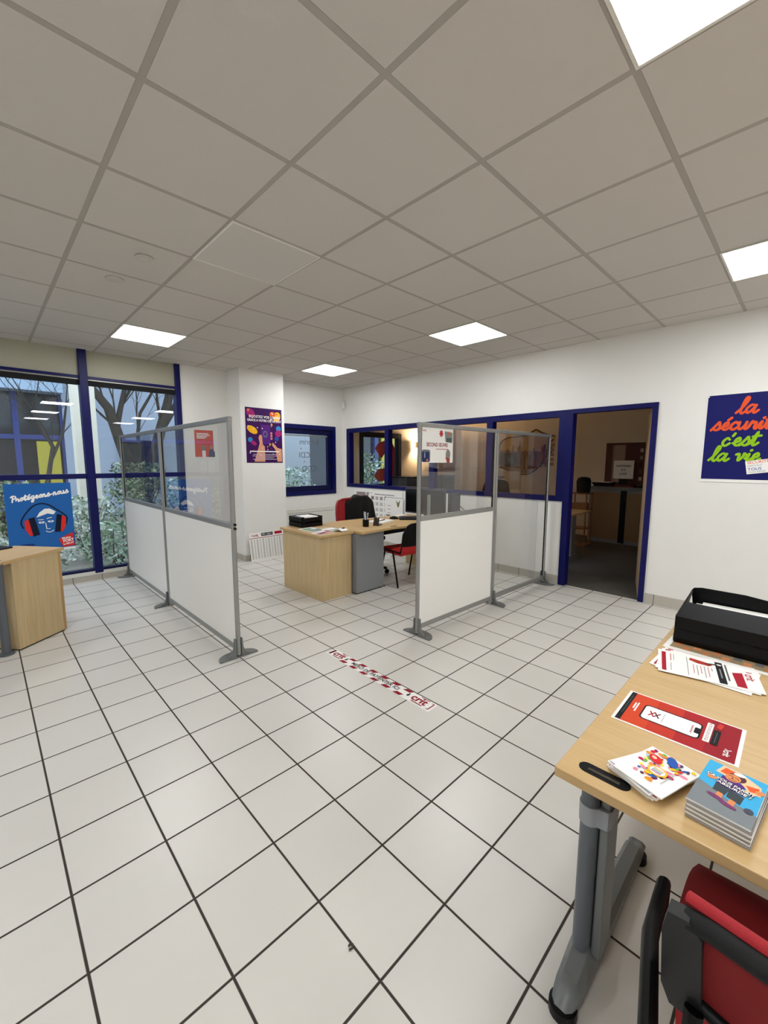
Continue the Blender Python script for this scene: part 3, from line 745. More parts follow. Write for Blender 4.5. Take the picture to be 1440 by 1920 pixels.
# fan of colourful brochures
cols = ['#c9202a', '#ecc01c', '#2a55a8', '#8d1f62', '#e98aa0', '#6aa84f', '#4a3a5c', '#f08a2a', '#a9c8dc', '#c2185b', '#f4e04a', '#5a2a4a']
def brochure(label, cx, cy, z, ang, art, thick=.0036):
    u = V((math.cos(ang), math.sin(ang), 0)); r = V((u.y, -u.x, 0))
    o = V((cx, cy, 0)) - u * .08 - r * .0575
    t = thing('brochure', label, 'brochure', M=frame((o.x, o.y, z), r, u), group='colourful brochures fanned on the front desk')
    MB().box((0, 0, 0), (.115, .16, thick), bevel=.0008).build('booklet', white_p, t)
    a = Art(thick + .0003, .00003)
    rnd = random.Random(art)
    if art == 5:
        for k in range(95):
            x, y = rnd.uniform(.012, .106), rnd.uniform(.03, .15)
            if x + (.15 - y) * .35 > .115 or (x < .03 and y < .06): continue
            a.ell(x, y, rnd.uniform(.0035, .0095), rnd.uniform(.003, .006), ink(rnd.choice(cols)), rnd.uniform(0, 3))
        a.ell(.035, .115, .013, .019, ink('#d2262e'), .9); a.ell(.03, .118, .005, .007, ink('#f0c0a0'), .9)
        a.ell(.062, .138, .022, .011, ink('#2a55a8'), 2.2)
        a.ell(.062, .075, .021, .019, ink('#f2c414')); a.ell(.062, .075, .0185, .0165, ink('#f08a2a')); a.ell(.062, .075, .017, .015, INKW)
        for k, c in enumerate(('#f08a2a', '#6aa84f', '#2a55a8', '#c2185b')): a.rect(.051, .081 - k * .005, .073, .084 - k * .005, ink(c))
        for k in range(16): a.rect(.088, .04 + k * .0035, .091, .042 + k * .0035, GREY)
    else:
        a.poly([(.005, .1), (.03, .1), (.04, .14), (.008, .15)], ink('#7d8288'))
        for k in range(8): a.ell(rnd.uniform(.01, .1), rnd.uniform(.01, .15), .003, .002, ink(rnd.choice(('#8d1f62', '#4a3a5c'))))
        a.rect(.003, .003, .112, .008, ink(('#b8336a', '#8d8f98', '#c9c6c2', '#b8336a', '#9aa0a8')[art]))
    a.build('print', t)
BL = ('bottom brochure of the fanned pile, furthest left', 'second brochure from the bottom of the fanned pile', 'third brochure from the bottom of the fanned pile', 'brochure third from the top of the fanned pile', 'plain brochure just under the top of the fanned pile', 'top brochure covered in coloured dots on the fanned pile')
for k in range(6):
    brochure(BL[k] + ' on the front desk', (.028, .022, .02, .017, .016, .0145)[k], (-.922, -.925, -.928, -.931, -.928, -.937)[k], TZ + .0005 + k * .0044, (2.72, 2.78, 2.82, 2.8, 2.68, 2.83)[k] + PI, k)
# stack of booklets
sky, asph, vio, skinc, jean = ink('#3fa7d6'), ink('#7b8084'), ink('#55307a'), ink('#d88a58'), ink('#3d4448')
def comic(label, k, n):
    up = V((.99, -.09 + .006 * ((k * 7) % 3 - 1), 0)).normalized(); r = V((up.y, -up.x, 0))
    jit = ((k * 37) % 5 - 2) * .0006
    t = thing('comic_booklet', label, 'booklet', M=frame((-.057 + jit, -1.0076 + jit, TZ + .0005 + k * .0052), r, up), group='booklets stacked on the front desk')
    MB().box((0, 0, 0), (.109, .187, .005), bevel=.0012).build('booklet', [white_p if k % 2 else ink('#a9a6a4')], t)
    a = Art(.0053, .00005)
    a.rect(.0005, .0005, .1085, .1865, asph if k < n - 1 else sky)
    if k == n - 1:
        a.poly([(.0005, .0005), (.1095, .0005), (.1095, .05), (.085, .058), (.06, .062), (.03, .078), (.0005, .09)], asph)
        a.poly([(.03, .075), (.052, .07), (.056, .1), (.03, .108)], jean); a.poly([(.055, .07), (.08, .062), (.082, .095), (.055, .102)], jean)
        a.poly([(.03, .105), (.08, .098), (.075, .14), (.034, .145)], vio)
        a.poly([(.02, .15), (.028, .185), (.06, .185), (.1, .16), (.104, .125), (.075, .118), (.08, .13), (.06, .15), (.035, .147)], ink('#f0c39a')); a.poly([(.027, .155), (.033, .18), (.054, .178), (.05, .152)], ink('#e25a2c')); a.poly([(.075, .145), (.098, .153), (.098, .132), (.085, .128)], ink('#e25a2c'))
        a.ell(.058, .158, .016, .017, ink('#5a3038'), -.4); a.ell(.052, .15, .0135, .016, skinc, -.3); a.stroke([(.043, .155), (.047, .157), (.051, .154)], .0016, INKK); a.stroke([(.055, .153), (.059, .154), (.062, .15)], .0016, INKK); a.stroke([(.052, .152), (.05, .146), (.053, .145)], .0014, INKK); a.stroke([(.046, .141), (.052, .138), (.059, .142)], .0016, INKK); a.ell(.06, .172, .011, .006, INKW, .2)
        a.ell(.02, .118, .01, .007, skinc, .5); a.ell(.101, .137, .01, .007, skinc, .9)
        a.poly([(.038, .055), (.05, .055), (.05, .072), (.04, .074)], skinc); a.poly([(.06, .045), (.072, .045), (.073, .064), (.063, .067)], skinc)
        a.ell(.04, .052, .016, .006, ink('#7a3a6a'), -.2); a.ell(.063, .042, .016, .006, ink('#7a3a6a'), -.2)
        a.text('ÇA VOUS PARAÎT', .008, .124, .0125, INKK, rot=-.15, bold=.09, sx=.9); a.text('ÇA VOUS PARAÎT', .008, .124, .0125, INKW, rot=-.15, bold=.025, sx=.9)
        a.text('ABSURDE ?', .03, .108, .0128, INKK, rot=-.15, bold=.09); a.text('ABSURDE ?', .03, .108, .0128, INKW, rot=-.15, bold=.025)
        a.ell(.096, .055, .008, .009, ink('#4a4a5a'))
    a.build('cover', t)
n = 8
ords = ('bottom', 'second from the bottom', 'third from the bottom', 'fourth from the bottom', 'fifth from the bottom', 'third from the top', 'second from the top')
for k in range(n):
    comic(('grey edged booklet ' + ords[k] + ' of the stack by the red flyer') if k < n - 1 else 'blue cartoon booklet topping the stack on the front desk', k, n)

# front red chair -----------------------------------------------------------------
t = thing('office_chair', 'red mesh chair with black frame in the lower right corner', 'chair', (-.12, -1.28, 0), 0)
# local: faces +x, left side is +y
b = MB(); 
def seatf(u, v):
    x, y = -.13 + .43 * u, (-.24 + .515 * v) * (.84 + .16 * min(1, u * 2))
    e = max(abs(u - .5), abs(v - .5)) * 2
    z = .46 - .03 * (e ** 6) + .006 * math.cos((v - .5) * PI)
    k = .0
    if u > .5:
        k = (u - .5) * 2; y *= 1 - .05 * k ** 8
    return (x, y, z)
b.grid(seatf, 16, 16, .05); b.build('seat', red_fabric, t, True)
def backpt(u, v, off=0.0):
    """u across from +y (left) to -y, v up"""
    y = .245 - .49 * u
    e = abs(u - .5) * 2
    x = -.215 - .045 * v + .03 * e * e + off
    z = .58 + .20 * v
    z += (-.016 * e ** 3) * (v - .2)
    return (x, y, z)
b = MB(); b.grid(lambda u, v: backpt(.1 + .8 * u, .12 + .76 * v), 14, 8, .012); b.build('backrest', red_fabric, t, True)
b = MB()
outline = [backpt(.03, v) for v in (.02, .3, .6, .85)] + [backpt(.05, .97)] + [backpt(u, 1.0) for u in (.12, .3, .5, .7, .88)] + [backpt(.95, .97)] + [backpt(.97, v) for v in (.85, .6, .3, .02)]
b.tube(outline, .0165, 12, flat=(1.0, .9)); b.build('back_frame', black_matte, t, True)
for s in (1, -1):
    pts = [(s * .192, .0), (s * .198, .175), (s * .215, .2), (s * .243, .195), (s * .25, .15), (s * .248, .02), (s * .235, -.02), (s * .205, -.022)]
    MB().prism(pts, 'x', -.024, .0, Matrix.Translation((-.19, 0, .585)) @ Matrix.Rotation(-.2, 4, 'Y')).build('upright', mat('charcoal_plastic', '#161718', .6), t)
b = MB().tube([backpt(u, .06, .0) for u in (.03, .2, .4, .6, .8, .97)], .018, 10, flat=(1, .7)); b.build('lower_rail', black, t, True)
b = MB(); b.tube([(p[0] + .018, p[1] * .99, p[2] + .016) for p in [backpt(u, 1.0) for u in (.04, .12, .3, .5, .7, .88, .96)]], .0095, 10, flat=(1.2, .9)); b.build('mesh_rim', red_mesh, t, True)
for s in (1, -1):
    b = MB().tube([(-.02 + .02, s * .285, .50), (.0, s * .285, .585), (-.03, s * .285, .607), (-.16, s * .278, .607), (-.34, s * .24, .607), (-.385, s * .228, .59)], [.014, .016, .02, .024, .024, .014], 10, flat=(1.0, .6)); b.build('armrest', black, t, True)
    b = MB().tube([(.02, s * .285, .5), (.02, s * .27, .43), (-.02, s * .2, .42)], .014, 8); b.build('arm_support', black, t, True)
    b = MB().tube([(-.19, s * .18, .44), (-.26, s * .2, .5), (-.225, s * .2, .6)], .014, 8); b.build('back_support', black, t, True)
    b = MB().tube([(.2, s * .2, .42), (.23, s * .22, .0)], .013, 8); b.build('leg', black, t, True)
    b = MB().tube([(-.16, s * .2, .42), (-.25, s * .22, .0)], .013, 8); b.build('leg', black, t, True)
MB().box((-.18, -.2, .40), (.22, .2, .42)).build('seat_pan', black, t)

t = MB().tube([(.13, -.62 + .0, .004), (.14, -.625, .006), (.147, -.617, .005), (.143, -.61, .004), (.135, -.612, .004)], .0032, 6).build('floor_scrap', ink('#4a4036'), None, True); t.location = (-.551, .341, -.0005)
tag(t, 'tiny brown curled scrap lying on a floor tile joint near the bottom of the photo', 'scrap')

# ================================================================== CENTRE DESK GROUP
t = thing('side_cabinet', 'beech cabinet at the near end of the centre desk', 'cabinet', (1.405, 2.375, 0))
MB().box((0, 0, .0), (.415, .755, TZ - .028)).build('body', beech_z, t)
MB().box((-.022, -.028, TZ - .026), (.432, .79, TZ), bevel=.002).build('cabinet_top', beech_y, t)
MB().box((.408, -.003, .01), (.416, .0, TZ - .03)).build('edge_trim', beech_edge, t)
t = thing('desk_pedestal', 'grey pedestal under the centre desk beside the beech cabinet', 'pedestal', (1.832, 2.30, 0))
MB().box((0, 0, .012), (.424, .55, TZ - .03), bevel=.003).build('body', grey_panel, t)
MB().box((.01, .01, 0), (.414, .54, .012)).build('plinth', black, t)
t = thing('centre_desk', 'beech centre desk facing the queue with papers and a monitor', 'desk', (0, 0, 0))
pts = [(1.845, 2.228), (2.35, 2.235), (2.75, 2.15), (3.2, 1.9), (3.42, 1.8), (3.42, 2.95), (3.12, 3.02), (2.9, 2.97), (2.6, 3.05), (2.2, 3.09), (1.845, 3.09)]
MB().prism(pts, 'z', TZ - .026, TZ).build('tabletop', beech_x, t)
MB().box((2.262, 2.42, .6), (3.3, 2.45, TZ - .026)).build('crossbar', black, t)
MB().box((3.3, 1.9, .0), (3.36, 2.9, TZ - .026)).build('end_panel', beech_z, t)
MB().box((2.36, 2.27, TZ), (2.46, 2.3, TZ + .002)).build('cable_slot', black, t)
# visitor chair tucked under the desk, faces +y
t = thing('visitor_chair', 'black backed visitor chair with red seat tucked under the centre desk', 'chair', (2.6, 2.28, 0), -.15)
def vs(u, v):
    x, y = -.23 + .46 * u, -.2 + .42 * v
    e = max(abs(u - .5), abs(v - .5)) * 2
    return (x * (1 - .06 * (2 * v - 1) ** 4), y, .455 - .03 * e ** 5)
MB().grid(vs, 12, 12, .045).build('seat', red_seat, t, True)
def vb(u, v):
    e = abs(u - .5) * 2
    return (-.225 + .45 * u * 1.0 if False else (u - .5) * .45 * (1 - .22 * max(0, v - .6) / .4 * e), -.22 - .05 * v - .03 * (1 - e * e), .50 + .28 * v - .03 * (e ** 4) * v)
MB().grid(vb, 12, 10, .02).build('backrest', black, t, True)
for s in (-1, 1):
    MB().tube([(s * .225, -.05, .43), (s * .235, -.17, .0)], .011, 8).build('leg', black, t, True)
    MB().tube([(s * .225, .1, .43), (s * .24, .21, .0)], .011, 8).build('leg', black, t, True)
    MB().tube([(s * .225, .2, .425), (s * .225, -.2, .425), (s * .2, -.225, .6)], .011, 8).build('seat_rail', black, t, True)
# desk chair with the coat
t = thing('desk_chair', 'red mesh swivel chair behind the centre desk', 'chair', (2.5, 2.97, 0), 0)   # faces -y
MB().box((-.235, -.23, .44), (.235, .23, .51), bevel=.03).build('seat', black_matte, t, True)
def cb(u, v):
    e = abs(u - .5) * 2
    return ((u - .5) * .5 * (1 - .12 * v ** 4), .25 + .05 * v - .05 * e * e, .58 + .40 * v - .035 * e ** 4 * v)
MB().grid(cb, 12, 12, .012).build('backrest', red_mesh, t, True)
MB().tube([cb(0.0, 0), cb(0, .3), cb(0, .6), cb(0.0, .9), cb(.06, 1), cb(.3, 1), cb(.5, 1), cb(.7, 1), cb(.94, 1), cb(1, .9), cb(1, .6), cb(1, .3), cb(1, 0)], .014, 8).build('back_frame', mat('red_frame', '#8e1018', .5), t, True)
MB().tube([(0, .22, .47), (0, .31, .5), (0, .3, .7)], .025, 8).build('back_support', black, t, True)
MB().tube([(0, 0, .1), (0, 0, .44)], .028, 12).build('gas_lift', black, t, True)
for s in (-1, 1):
    MB().tube([(s * .22, .0, .46), (s * .29, .0, .48), (s * .29, -.02, .63), (s * .29, -.2, .66), (s * .29, .1, .66)], .02, 8).build('armrest', black, t, True)
for k in range(5):
    a_ = -.89 + k * 2 * PI / 5
    c_, s_ = math.cos(a_), math.sin(a_)
    l_ = MB().tube([(0, 0, .105), (c_ * .16, s_ * .16, .095), (c_ * .34, s_ * .34, .07)], [.03, .024, .018], 8).build('base_leg', black, t, True)
    MB().tube([(c_ * .34 - s_ * .022, s_ * .34 + c_ * .022, .03), (c_ * .34 + s_ * .022, s_ * .34 - c_ * .022, .03)], .03, 12).build('caster', black, l_, True)
# coat draped over the backrest
b = MB()
def coat(u, v):
    a = 2 * PI * u
    w = .235 + .09 * v if v > .1 else .15 + .94 * v
    x = .2 + math.cos(a) * w * (1 - .05 * math.sin(6 * a))
    y = .285 + math.sin(a) * (.085 + .03 * math.sin(9 * a) * v)
    z = 1.015 - .40 * v - .04 * abs(math.cos(a)) ** 3 * (1 - v) + .012 * math.sin(5 * a)
    return (x, y, z)
b.grid(coat, 40, 12)
co = b.build('coat', coat_m, None, True); co.location = (2.5, 2.97, 0)
b = bmesh.new(); b.from_mesh(co.data); bmesh.ops.remove_doubles(b, verts=b.verts, dist=.0005)
bnd = [e for e in b.edges if e.is_boundary]; bmesh.ops.holes_fill(b, edges=bnd, sides=60); bmesh.ops.recalc_face_normals(b, faces=b.faces); b.to_mesh(co.data); b.free()
tag(co, 'black coat draped over the back of the red desk chair', 'coat')
# desk tray pair, small
def tray_small(label, z):
    t = thing('letter_tray', label, 'letter tray', (1.53, 2.93, z), 0, 'black letter trays on the centre desk')
    Lx, Ly, h = .30, .27, .058
    MB().box((0, 0, 0), (Lx, Ly, .006)).build('base', black, t)
    b = MB(); b.prism([(0, 0), (0, h * .9), (.03, h), (.05, h), (.006, h * .3), (.006, .006)], 'y', 0, Ly); b.build('side_wall', black, t)
    b = MB(); b.box((Lx - .006, 0, .0), (Lx, Ly, h)); b.box((.006, 0, .006), (Lx - .006, .006, h * .8)); b.box((.006, Ly - .006, .006), (Lx - .006, Ly, h)); b.build('side_wall', black, t)
    return t
tray_small('lower black letter tray on the beech cabinet', TZ + .0005); tray_small('upper black letter tray with white paper on the beech cabinet', TZ + .062)
t = MB().box((1.58, 2.95, TZ + .07), (1.78, 3.16, TZ + .118)).build('paper_stack', white_p); tag(t, 'white paper in the upper tray on the beech cabinet', 'paper')
def flyer(label, x, y, rot, w, h, z, cols_, group='flyers on the beech cabinet'):
    t = thing('flyer', label, 'flyer', (x, y, z), rot, group)
    MB().box((0, 0, 0), (w, h, .0012)).build('sheet', white_p, t)
    a = Art(.0016); a.rect(.01, .01, w - .01, h * .55, ink(cols_[0])); a.rect(.02, h * .6, w * .7, h * .85, ink(cols_[1])); a.rect(w * .2, h * .2, w * .6, h * .4, ink(cols_[2])); a.build('print', t)
flyer('grey green flyer at the cabinet corner beside the trays', 1.47, 2.6, .1, .2, .28, TZ + .0003, ('#7d8b86', '#4f8f60', '#9aa6a8'))
flyer('red flyer nearest the front edge of the beech cabinet', 1.43, 2.40, .35, .2, .14, TZ + .002, ('#b04a48', '#d0c8c4', '#3a4a6a'))
flyer('dark red flyer overlapping the grey green one', 1.56, 2.5, -.3, .2, .15, TZ + .0036, ('#9a3a38', '#a8a4a0', '#8a2a2c'))
flyer('pale flyer between the red flyers and the white booklet', 1.66, 2.46, .2, .16, .21, TZ + .0052, ('#b9bdb8', '#e6e4e0', '#8d9a94'))
t = thing('white_booklet', 'white booklet with dark title propped open on the beech cabinet', 'booklet', (1.68, 2.37, TZ + .007), .25)
MB().prism([(0, 0), (.05, .022), (.11, .0), (.11, .002), (.05, .026), (0, .003)], 'x', 0, .12, Matrix.Translation((0, 0, .003))).build('pages', white_p, t)
MB().box((.06, .035, .02), (.11, .055, .03)).build('title', INKK, t)
# pen pot
t = thing('pen_pot', 'black pen pot full of pens on the centre desk', 'pen pot', (2.15, 2.5, TZ))
MB().lathe([(.036, 0), (.038, .003), (.038, .085), (.033, .085), (.033, .06)], seg=18).build('pot', black, t, True)
for k in range(8):
    a_ = k * .785; r_ = .02
    p = thing('pen', 'slim pen standing in the black pen pot', 'pen', (2.15, 2.5, TZ + .004), 0, 'pens in the pen pot')
    MB().tube([(.012 * math.cos(a_), .012 * math.sin(a_), .06), (.028 * math.cos(a_), .028 * math.sin(a_), .15 + .012 * (k % 3))], .0045, 6).build('barrel', ink(('#dfe2e6', '#2b4a6e', '#e8e8ea', '#1b1b1e', '#c8d2dc', '#e0e0e2', '#32587e', '#f0f0f0')[k]), p, True)
t = thing('stapler_stand', 'small dark L shaped metal holder with a paper slip beside the pen pot', 'holder', (2.28, 2.42, TZ), .4)
MB().box((0, 0, 0), (.13, .07, .006)).prism([(0, 0), (.035, .1), (.04, .1), (.008, 0)], 'y', 0, .07).build('bracket', mat('dark_bronze', '#3a2a22', .4, .4), t)
MB().box((.045, .02, .05), (.09, .024, .11), Matrix.Rotation(-.2, 4, 'Y')).build('slip', white_p, t)
t = thing('notepad', 'white notepad on the centre desk with a dark pen on it', 'notepad', (2.42, 2.50, TZ + .0004), .25)
MB().box((0, 0, 0), (.3, .22, .018), bevel=.001).build('pad', white_p, t)
t = thing('pen', 'dark pen lying across the white notepad', 'pen', (2.55, 2.63, TZ + .024), .3)
MB().tube([(-.07, 0, 0), (.07, 0, 0)], .0055, 8).build('barrel', ink('#2a1c22'), t, True)
MB().tube([(.045, 0, .004), (.075, 0, .004)], .004, 6).build('clip', GREY, t, True)
t = thing('computer_mouse', 'black computer mouse on the centre desk', 'mouse', (2.86, 2.72, TZ), .6)
MB().grid(lambda u, v: (.033 * math.cos(PI * u) * (math.sin(PI * (.06 + .88 * v)) ** .5), -.06 + .12 * v, .001 + .04 * math.sin(PI * u) ** .7 * math.sin(PI * (.06 + .88 * v)) ** .6), 14, 12).build('shell', black, t, True)
t = thing('keyboard', 'black keyboard in front of the monitor', 'keyboard', (2.84, 2.60, TZ + .0004), -.75)
MB().prism([(0, 0), (.15, 0), (.15, .028), (0, .012)], 'x', -.0, .36).build('case', black, t)
b = MB()
for r_ in range(5):
    for c_ in range(11): b.box((.012 + c_ * .03, .012 + r_ * .027, .013 + r_ * .0029), (.036 + c_ * .03, .034 + r_ * .027, .02 + r_ * .0029))
b.build('keys', dark_grey, t)
t = thing('monitor', 'black monitor on the centre desk seen behind the right screen', 'monitor', (3.24, 2.5, TZ + .0004), PI)
MB().box((-.012, -.35, .05), (.02, .35, .40), bevel=.008).build('housing', dark_grey, t)
MB().box((.0202, -.335, .07), (.0215, .335, .385)).build('display', mat('dark_display', '#101114', .15), t)
MB().box((-.05, -.03, .0), (-.012, .03, .2)).box((-.1, -.12, 0), (.1, .12, .012), bevel=.003).build('stand', black, t)
t = thing('computer_tower', 'dark small computer case beside the monitor', 'computer', (3.2, 2.02, TZ), -.1)
MB().box((0, 0, 0), (.16, .075, .36), bevel=.006).build('case', dark_grey, t)
b = MB()
for k in range(8): b.box((-.002, .012, .06 + k * .022), (.0, .063, .07 + k * .022))
b.build('vent', black, t)
for k, (dx, dz) in enumerate(((0, .2), (.01, .14), (.03, .1))):
    c_ = MB().tube(smooth3 := [(3.37 + dx * .2, 2.03 - .01 * k, TZ + dz), (3.45, 1.98 - .02 * k, TZ + dz * .6), (3.55 + dx, 1.9 - .03 * k, TZ + .0), (3.62 + dx, 1.85 - .03 * k, TZ - .2), (3.68, 1.85, .02)], .005, 6).build('cable', black)
    tag(c_, 'black cable hanging from the computer case down behind the desk', 'cable', 'cables behind the computer')
t = thing('metal_post', 'grey metal post standing on the desk behind the right screen', 'post', (2.98, 2.22, TZ))
MB().tube([(0, 0, .012), (0, 0, .35)], .022, 12).build('tube', alu, t, True); MB().lathe([(.06, 0), (.06, .008), (.025, .012)], seg=18).build('base', alu_dark, t, True)
for k, (x, y, c) in enumerate(((3.14, 2.2, '#a83034'), (3.15, 2.21, '#e8e6e2'), (3.14, 2.205, '#7a2026'))):
    p = MB().box((0, 0, 0), (.2, .13, .012), bevel=.002).build('folder', ink(c)); p.location = (x, y, TZ + .0005 + .0125 * k); p.rotation_euler = (0, 0, .05 + .03 * k)
    tag(p, ('red folder at the bottom of the pile by the monitor', 'white folder in the middle of the pile by the monitor', 'dark red folder on top of the pile by the monitor')[k], 'folder', 'folders by the monitor')
t = MB().box((3.05, 2.87, TZ + .0005), (3.3, 2.97, TZ + .004), bevel=.001).build('paper_sheet', white_p); tag(t, 'loose white papers beside the keyboard', 'paper')
# boards on the desk against the right wall
def wallboard(label, y, z, w, h, off, kind):
    t, a = poster('notice_board', label, 'board', RIGHTW(y, z, off), w, h, white_p, .003)
    if kind == 0:
        a.rect(.05, h - .11, .3, h - .02, ink('#8f7f7c')); a.rect(.32, h - .12, .5, h - .02, ink('#a08d8a')); a.rect(.38, h - .1, .44, h - .04, INKW)
    elif kind == 1:
        a.text('crit', .03, h - .05, .03, INKK); a.rect(.14, h - .07, .62, h - .055, GREY)
        for i in range(5):
            for j in range(4): a.rect(.05 + i * .11, h - .16 - j * .1, .12 + i * .11, h - .1 - j * .1, ink(('#8a7470', '#b0aca8', '#9c9896', '#7c8a8c')[(i + j) % 4] if j == 0 else '#c2c0bd'))
    else:
        a.rect(.0, h - .02, w, h - .012, GREY); a.ell(.01, h - .015, .012, .012, INKK)
        a.poly([(.26, h - .05), (.31, h - .1), (.36, h - .04), (.33, h - .16), (.3, h - .17)], ink('#6a6a4a'))
        for k in range(4): a.rect(.06, h - .16 - k * .06, .14, h - .152 - k * .06, GREY)
        a.rect(.03, .03, .13, .05, ink('#55524c'))
    a.build('print', t)
wallboard('white board with two photo strips behind the desk chair', 4.72, .56, .45, .40, .004, 0)
wallboard('white board with rows of pictures under the glazed band', 4.31, .50, .80, .48, .012, 1)
wallboard('white sheet with a green figure in front of the picture board', 3.9, .54, .42, .36, .026, 2)
# cables on the floor
c_ = MB().tube([(2.27, 2.30, .008), (2.35, 2.45, .008), (2.3, 2.55, .008), (2.42, 2.62, .008), (2.5, 2.75, .008)], .006, 6).build('cable', black); tag(c_, 'black cable on the floor beside the grey pedestal', 'cable')
c_ = MB().tube([(2.9, 3.2, .008), (3.05, 3.4, .008), (3.3, 3.35, .008), (3.5, 3.6, .008), (3.75, 3.5, .008)], .006, 6).build('cable', alu_dark); tag(c_, 'grey cable running over the floor to the right wall', 'cable')
t = thing('power_strip', 'white power strip on the floor near the right wall', 'power strip', (3.45, 3.3, 0), .5)
MB().box((0, 0, 0), (.3, .05, .04), bevel=.006).build('body', white_enamel, t)
for k in range(4): MB().lathe([(.016, .04), (.016, .0415)], (.05 + k * .065, .025, 0), 12).build('socket', GREY, t)
# convector heater
t = thing('convector_heater', 'white convector heater below the small window', 'heater', (2.5, YW - .012, 0))
MB().box((.0, -.11, .12), (1.15, -.0, .66), bevel=.008).build('body', white_enamel, t)
MB().box((.0, -.115, .655), (1.15, -.0, .675), bevel=.004).build('top_cover', white_enamel, t)
b = MB()
for k in range(26): b.box((.06 + k * .04, -.1115, .6), (.085 + k * .04, -.11, .612))
b.build('grille', GREY, t)
for x in (.15, 1.0): MB().box((x, -.09, 0), (x + .04, -.02, .12)).build('foot', white_enamel, t)

# ================================================================== LEFT DESK
ang = math.atan2(.251, .313)
t = thing('corner_desk', 'beech desk set at an angle at the left edge', 'desk', (-.632, 3.36, 0), ang)   # local x runs along the front edge to the right end, y away
ZL = .74
MB().prism([(-1.5, -.0), (-.43, -.0), (-.425, .012), (0, .012), (0, .5), (-1.5, .5)], 'z', ZL - .027, ZL).build('tabletop', beech_x, t)
MB().tube([(-.53, .06, .01), (-.53, .06, .45), (-.53, .06, .6), (-.545, .06, .66), (-.57, .06, ZL - .03)], [.03, .03, .032, .045, .075], 14).build('leg', grey_steel, t, True)
MB().lathe([(.05, 0), (.05, .012), (.033, .02)], (-.53, .06, 0), 18).build('foot', grey_steel, t, True)
MB().box((-1.45, .08, .0), (-1.41, .46, ZL - .027)).build('end_panel', beech_z, t)
t = thing('desk_cabinet', 'beech pedestal cabinet under the angled desk at the left', 'cabinet', (-1.003, 3.083, 0), ang)
MB().box((0.0, 0, .012), (.402, .42, ZL - .028)).build('body', beech_z, t)
MB().box((.402, -.002, .012), (.424, .42, ZL - .028)).build('side_panel', beech_edge, t)
MB().box((.01, .01, 0), (.41, .41, .012)).build('plinth', black, t)
p = MB().box((-.2, 0, 0), (.16, .24, .012), bevel=.002).build('folder', ink('#20222c')); p.location = (-1.10, 3.55, ZL + .0005); p.rotation_euler = (0, 0, .55); tag(p, 'dark folder lying on the angled desk at the left edge', 'folder')
p = MB().box((-.15, 0, 0), (.1, .2, .004)).build('paper_sheet', white_p); p.location = (-1.3, 3.2, ZL + .0005); p.rotation_euler = (0, 0, .5); tag(p, 'white sheet beside the dark folder on the angled desk', 'paper')

# ================================================================== BACK OFFICE
# office outer window
t = thing('window_4', None, None, kind='structure'); t['label'] = 'black framed window in the back office seen through the glazed band'
ring(MB(), 4.27, 5.46, .93, 2.07, .1, YW - .01, YW + .1).build('window_frame', black, t)
MB().box((4.37, YW + .05, 1.03), (5.36, YW + .056, 1.97)).build('pane', pane_glass, t)
def film_shape(label, loc, pts, col):
    o = Art(0, 0); tt = thing('window_sticker', label, 'sticker', M=frame(loc, (1, 0, 0), (0, 0, 1)))
    MB().prism(pts, 'z', 0, .002).build('film', ink(col), tt); o.bm.free()
film_shape('large red leaf shaped sticker high on the back office window', (4.72, YW + .045, 1.55), [(0, .2), (.12, .32), (.3, .37), (.5, .34), (.6, .2), (.4, .24), (.2, 0)], '#b52a20')
film_shape('orange red sticker low on the back office window', (4.7, YW + .045, 1.07), [(0, .12), (.1, .25), (.3, .28), (.42, .18), (.35, .02), (.12, 0)], '#a8341e')
film_shape('tall red band sticker at the right of the back office window', (5.16, YW + .045, 1.03), [(0, .1), (.14, .1), (.14, .75), (0, .8)], '#b03040')
# wall sconce
t = thing('wall_sconce', 'warm wall lamp in the back office', 'wall lamp', (6.02, YW - .002, 1.78))
MB().grid(lambda u, v: (.13 * math.cos(PI * u), -.02 - .1 * math.sin(PI * u) * (.45 + .55 * v), .14 * v), 16, 6, .004).build('shade', mat('sconce_plaster', '#e8dcc6', .8, emit='#ffc27a', estr=.6), t, True)
MB().lathe([(.02, .07), (.03, .09), (.03, .12), (.015, .14)], (0, -.06, 0), 12).build('bulb', mat('warm_bulb', '#fff0d0', .5, emit=(1, .7, .4, 1), estr=3300), t, True)
# low dark cabinet under the office window side
t = thing('sideboard', 'dark grey sideboard in the back office beyond the glazed band', 'sideboard', (5.0, 4.45, 0))
MB().box((0, 0, 0), (1.6, .5, 1.16), bevel=.005).build('body', dark_grey, t); MB().box((-.01, -.01, 1.16), (1.61, .5, 1.18)).build('sideboard_top', black, t)
# tambour cabinet
t = thing('tambour_cabinet', 'grey topped tambour cupboard with beige shutters in the back office', 'cupboard', (7.17, 0.62, 0))
MB().box((.0, -.2, .0), (.46, 1.13, .98)).build('carcass', grey_panel, t)
MB().box((-.02, -.22, .98), (.46, 1.15, 1.035), bevel=.004).build('cupboard_top', grey_foot, t)
sh = mat('tambour_beige', '#8d7450', .6)
for y0, y1 in ((.60, 1.10), (-.15, .50)):
    b = MB().box((-.008, y0, .07), (.0, y1, .93))
    for k in range(int((y1 - y0) / .03)): b.box((-.011, y0 + k * .03, .07), (-.008, y0 + k * .03 + .024, .93))
    b.build('shutter', sh, t)
MB().box((-.012, .50, .02), (.0, .60, .97)).build('centre_post', black, t)
MB().box((-.03, .535, .6), (-.012, .565, .75), bevel=.004).build('handle', black, t)
